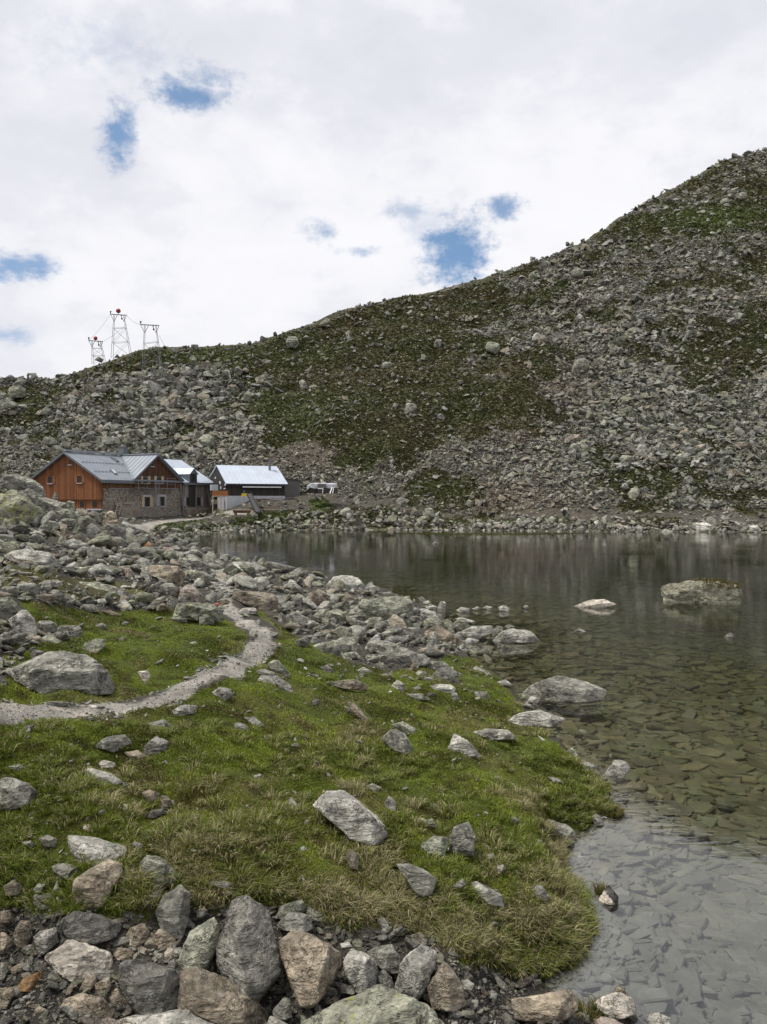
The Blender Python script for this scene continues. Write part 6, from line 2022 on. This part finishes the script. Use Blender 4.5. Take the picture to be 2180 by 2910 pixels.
# --- near jumble between path and lake, heap and streambed
Z1 = [(-700, 1040), (60, 1060), (150, 1105), (230, 1135), (300, 1158), (420, 1176), (520, 1212), (640, 1240), (740, 1256), (800, 1275), (905, 1307), (965, 1348), (1000, 1390), (985, 1412), (900, 1440), (830, 1452), (760, 1430), (690, 1398), (640, 1376), (590, 1330), (540, 1300), (500, 1270), (470, 1300), (350, 1322), (200, 1318), (40, 1300), (-700, 1290), (-700, 1150)]
Z2 = [(-700, 1935), (130, 1950), (280, 1962), (330, 1930), (480, 1955), (610, 1960), (740, 2005), (930, 2022), (1000, 2085), (1130, 2112), (1250, 2150), (1300, 2330), (1500, 3200), (-700, 3200)]
Z3 = [(-700, 1330), (80, 1345), (180, 1375), (60, 1400), (10, 1480), (-700, 1490)]
cz1 = in_poly(CELLU, CELLV, Z1) & (CELLY < 62); cz2 = in_poly(CELLU, CELLV, Z2) & (CELLY < 14) & (CELLY > 2.2); cz3 = in_poly(CELLU, CELLV, Z3)
okc = (CELLSD > .0) & (CELLY < 90)
def put(name, w, n, lo, hi, a, protos, warm, lich, lum, sink, mat=M_ROCK, smooth=True, tilt=.4, dodge=False):
    P, k = sample_ground(np.where(okc, w, 0), n)
    sz = pareto(n, lo, hi, a) * P[:, 1] / FW
    t4 = stone_tint(n, warm, lich, lum)
    ok = clear_build(P) & (off_stones(P) | (rng.random(n) < .12))
    return scatter(name, protos, P[ok], sz[ok], t4[ok], mat, tilt, sink, smooth)
put('rubble', (cz1 | cz3) * (1 - .95 * CELLP) * (1 - .6 * CELLG3), 6200, 6, 24, 1.5, PR_H, .04, (0, .5), 1.0, .2, smooth=False)
put('rubble', (cz1 | cz3) * (1 - .98 * CELLP) * (1 - .7 * CELLG3), 1800, 20, 60, 1.4, PR_S, .04, (0, .6), 1.0, .22)
put('streambed_stones', cz2.astype(float), 7000, 9, 50, 1.5, PR_S, .12, (0, .15), .8, .25)
wetc = cz2 * (wet_of(CELLU, CELLV) > .35)
put('streambed_gravel', cz2 + wetc * 1.5, 17000, 4, 15, 1.4, PR_H, .15, (0, .1), .55, .3, smooth=False)
put('path_stones', ((CELLP > .3) & (CELLY < 60)).astype(float), 1800, 2.5, 12, 1.6, PR_H, 0, (0, .05), 1.05, .35, smooth=False)
edge = ((CELLP > .02) & (CELLP < .6) & (CELLY < 40)).astype(float)
put('path_edge_stones', edge, 420, 6, 24, 1.6, PR_S, 0, (0, .15), 1.1, .3)
put('path_steps', in_poly(CELLU, CELLV, [(455, 1235), (520, 1240), (500, 1300), (480, 1318), (455, 1270)]).astype(float), 160, 14, 34, 1.6, PR_F, 0, (0, .05), 1.2, .4, tilt=.06)
put('stones_in_grass', (CELLG > .5) * (.5 + 2.0 * blobs(CELLU, CELLV, [(820, 1470, 160, 50, 1), (100, 1700, 150, 90, .8), (250, 1880, 200, 50, 1), (950, 1560, 120, 60, .5)])), 800, 6, 28, 1.5, PR_S, .08, (0, .3), 1.05, .22)
put('meadow_rubble', (CELLG3 > .5) * 1.0, 160, 8, 34, 1.6, PR_S, .1, (0, .4), 1.1, .3)
okc = (CELLSD < -.02) & (CELLSD > -1.1) & (CELLY < 40)
put('shallow_stones', in_poly(CELLU, CELLV, [(880, 1290), (1120, 1320), (1180, 1400), (1060, 1440), (960, 1400), (880, 1320)]) * 1.0 + .04 * (CELLY > 8) * (CELLY < 30), 200, 12, 40, 1.5, PR_S, 0, (0, .1), 1.3, .15)

# --- flat slabs on the lake bed
n = 32000
okw = (CELLSD < -.05) & (CELLY < 60)
P, k = sample_ground(np.where(okw, 1.0, 0), n)
rngy = P[:, 1]
sz = np.clip(pareto(n, .11, .55, 1.25) * (1 + .014 * rngy), 0, 1.0)
dep = -P[:, 2]
sz = np.minimum(sz, dep * 3.0)
t4 = np.concatenate([np.array([[.145, .136, .088]]) * rng.uniform(.62, 1.35, (n, 1)) * np.stack([rng.uniform(.9, 1.12, n), np.ones(n), rng.uniform(.85, 1.1, n)], -1), np.zeros((n, 1))], 1)
nearp = np.clip((13 - rngy) / 6, 0, 1)[:, None]
t4[:, :3] = t4[:, :3] * (1 - nearp) + np.array([[.15, .15, .142]]) * rng.uniform(.82, 1.18, (n, 1)) * nearp
scatter('submerged_slabs', PR_F, P, sz, t4, M_SILT, .09, .05)

# --- grass: single blades and tussocks
def blades(name, base, h, w, lean, azim, colr_):
    n = len(base)
    dirv = np.stack([np.cos(azim), np.sin(azim), np.zeros(n)], -1)
    sa = rng.uniform(0, 2 * math.pi, n)
    side = np.stack([np.cos(sa), np.sin(sa), np.zeros(n)], -1)
    up = np.array([[0, 0, 1.0]])
    mid = base + dirv * (h * lean * .35)[:, None] + up * (h * .55)[:, None]
    tip = base + dirv * (h * lean)[:, None] + up * (h * (1 - .35 * lean))[:, None]
    b0 = base - up * .015
    V_ = np.stack([b0 - side * w[:, None] / 2, b0 + side * w[:, None] / 2, mid + side * w[:, None] * .4, mid - side * w[:, None] * .4, tip], 1).reshape(-1, 3)
    i = np.arange(n)[:, None] * 5
    F_ = np.concatenate([i + [[0, 1, 2]], i + [[0, 2, 3]], i + [[3, 2, 4]]], 1).reshape(-1, 3)
    T_ = np.repeat(np.concatenate([colr_, np.ones((n, 1))], 1), 5, 0)
    o = mesh_np(name, V_, F_, M_GRASS, T_, True)
    tag(o, kind='stuff')
    return o
n = 400000
okg = (CELLG > .5) * (CELLP < .7) * (1 - .6 * CELLP) + .35 * (CELLG3 > .5) * (CELLP < .35)
P, k = sample_ground(okg * (.6 + CELLY * .04), n)
P = P[off_stones(P)]
n = len(P)
u_, v_ = proj(P); u_ /= DK; v_ /= DK
dry = dry_of(P[:, 0], P[:, 1], u_, v_)
tall = np.clip(.5 + fbm2(P[:, 0], P[:, 1], .6, 3, 71) * 1.2, .1, 1.3)
isdry = rng.random(n) < (dry * .42 + .02)
h = (.010 + .022 * tall) * rng.uniform(.6, 1.4, n) * np.where(isdry, 1.25, 1)
cg_ = np.array([[.185, .240, .030]]) * (1 - rng.random((n, 1)) * .5) + np.array([[.060, .05, .008]]) * rng.random((n, 1))
patch = np.clip(.5 + fbm2(P[:, 0], P[:, 1], .9, 4, 72) * 1.1, 0, 1)[:, None]
cg_ = cg_ * (.55 + .9 * patch)
moss = (np.clip(fbm2(P[:, 0], P[:, 1], .35, 3, 73) * 2.2 - .05, 0, 1))[:, None]
cg_ = cg_ * (1 - moss * .75) + np.array([[.075, .058, .020]]) * moss * .75
cd_ = np.array([[.34, .29, .145]]) * rng.uniform(.45, 1.1, (n, 1))
cc_ = np.where(isdry[:, None], cd_, cg_)
wid = (.0052 + .00100 * P[:, 1]) * rng.uniform(.7, 1.4, n)
blades('grass', P, h, wid, rng.uniform(.2, 1.1, n), rng.uniform(0, 2 * math.pi, n), cc_)

def tussocks(name, n, wfun, per, rad, hgt, dryp):
    P, k = sample_ground(wfun, n)
    P = P[off_stones(P)]; n = len(P)
    s = rng.uniform(.6, 1.35, n)
    u_, v_ = proj(P)
    dr = np.clip(dry_of(P[:, 0], P[:, 1], u_ / DK, v_ / DK) * .75 + dryp + rng.uniform(-.15, .25, n), .05, .85)
    az = rng.uniform(0, 2 * math.pi, (n, per)); r = np.sqrt(rng.random((n, per))) * rad * s[:, None]
    B = np.stack([P[:, 0, None] + np.cos(az) * r * .6, P[:, 1, None] + np.sin(az) * r * .6, np.repeat(P[:, 2, None], per, 1)], -1).reshape(-1, 3)
    hh_ = (hgt * s[:, None] * rng.uniform(.55, 1.25, (n, per))).ravel()
    lean = (.25 + 1.0 * r / (rad * s[:, None]) * rng.uniform(.6, 1.3, (n, per))).ravel()
    dd = rng.random((n, per)) < dr[:, None]
    N_ = n * per
    g_ = np.array([[.16, .20, .03]]) * rng.uniform(.5, 1.3, (N_, 1)); d_2 = np.array([[.44, .39, .22]]) * rng.uniform(.4, 1.15, (N_, 1))
    col_ = np.where(dd.ravel()[:, None], d_2, g_)
    w_ = (.0035 + .0007 * np.repeat(P[:, 1], per)) * rng.uniform(.7, 1.3, N_)
    blades(name, B, hh_, w_, np.clip(lean, .1, 1.6), (az + rng.normal(0, .35, az.shape)).ravel(), col_)
dw = np.clip(blobs(CELLU, CELLV, DRY) + .30, .04, 1) * (CELLV > 1560)
tussocks('tussock_grass', 950, (CELLG > .5) * (CELLP < .1) * dw, 80, .11, .085, .12)
# overhanging fringe along the bank and the streambed edge
bank = (CELLG > .5) * np.exp(-(CELLSD / .30) ** 2) * (CELLY < 16)
tussocks('bank_grass', 420, bank, 70, .09, .095, .15)
stream = (CELLG > .5) * in_poly(CELLU, CELLV, [(-700, 1880), (330, 1870), (640, 1920), (950, 1985), (1010, 2090), (930, 2060), (600, 2000), (-700, 1990)])
tussocks('streamside_grass', 240, stream.astype(float), 70, .10, .12, .12)
# grass cap on the big lake boulder and tufts on small islets
for r in recs:
    if r['short'] and 'grassy top' in r['short']:
        me = r['o'].data
        co = np.empty(len(me.vertices) * 3, np.float32); me.vertices.foreach_get('co', co); co = co.reshape(-1, 3) + np.array(r['ctr'])
        top = co[(co[:, 2] > np.quantile(co[:, 2], .86)) & (co[:, 0] > r['ctr'][0] - .2)]
        B = top[rng.integers(0, len(top), 1400)] + rng.normal(0, .04, (1400, 3)) * [1, 1, .2]
        c_ = np.where(rng.random((1400, 1)) < .5, np.array([[.20, .15, .07]]), np.array([[.07, .08, .02]])) * rng.uniform(.6, 1.2, (1400, 1))
        go = blades('grass_cap', B, rng.uniform(.06, .16, 1400), np.full(1400, .03), rng.uniform(.2, 1, 1400), rng.uniform(0, 6.28, 1400), c_)
        go.parent = r['o']; go.matrix_parent_inverse = Matrix.Translation(-Vector(r['ctr'])); 
        tag(go, kind='stuff')
ISL = np.array([(1318, 1755), (1300, 1700), (1300, 1925), (1268, 2195), (1300, 2190), (1330, 1758)], float) * DK
HP = hits(ISL[:, 0], ISL[:, 1]); 
B, az = [], []
for p, cnt, rad in zip(HP, (420, 200, 130, 200, 160, 160), (.16, .10, .07, .10, .09, .10)):
    a_ = rng.uniform(0, 6.283, cnt); r_ = np.sqrt(rng.random(cnt)) * rad
    B.append(np.stack([p[0] + np.cos(a_) * r_, p[1] + np.sin(a_) * r_, np.full(cnt, max(p[2] - .02, -.03))], -1)); az.append(a_)
B = np.concatenate(B); az = np.concatenate(az); n = len(B)
c_ = np.where(rng.random((n, 1)) < .45, np.array([[.25, .19, .08]]), np.array([[.075, .10, .02]])) * rng.uniform(.6, 1.2, (n, 1))
blades('islet_grass', B, rng.uniform(.06, .15, n), np.full(n, .01), rng.uniform(.3, 1.2, n), az, c_)
# sunken grassy shoal off the far shore
n = 2600
su = rng.uniform(850, 1270, n) * DK; sv = (1151 + 5.5 * np.clip(1 - ((su / DK - 1060) / 220) ** 2, 0, 1) * rng.random(n)) * DK
Q = at_z(su, sv, 0.0); Q[:, 2] = -.03
c_ = np.array([[.075, .085, .020]]) * rng.uniform(.6, 1.3, (n, 1))
blades('shoal_grass', Q, rng.uniform(.05, .12, n), np.full(n, .14), rng.uniform(.2, 1.2, n), rng.uniform(0, 6.28, n), c_)
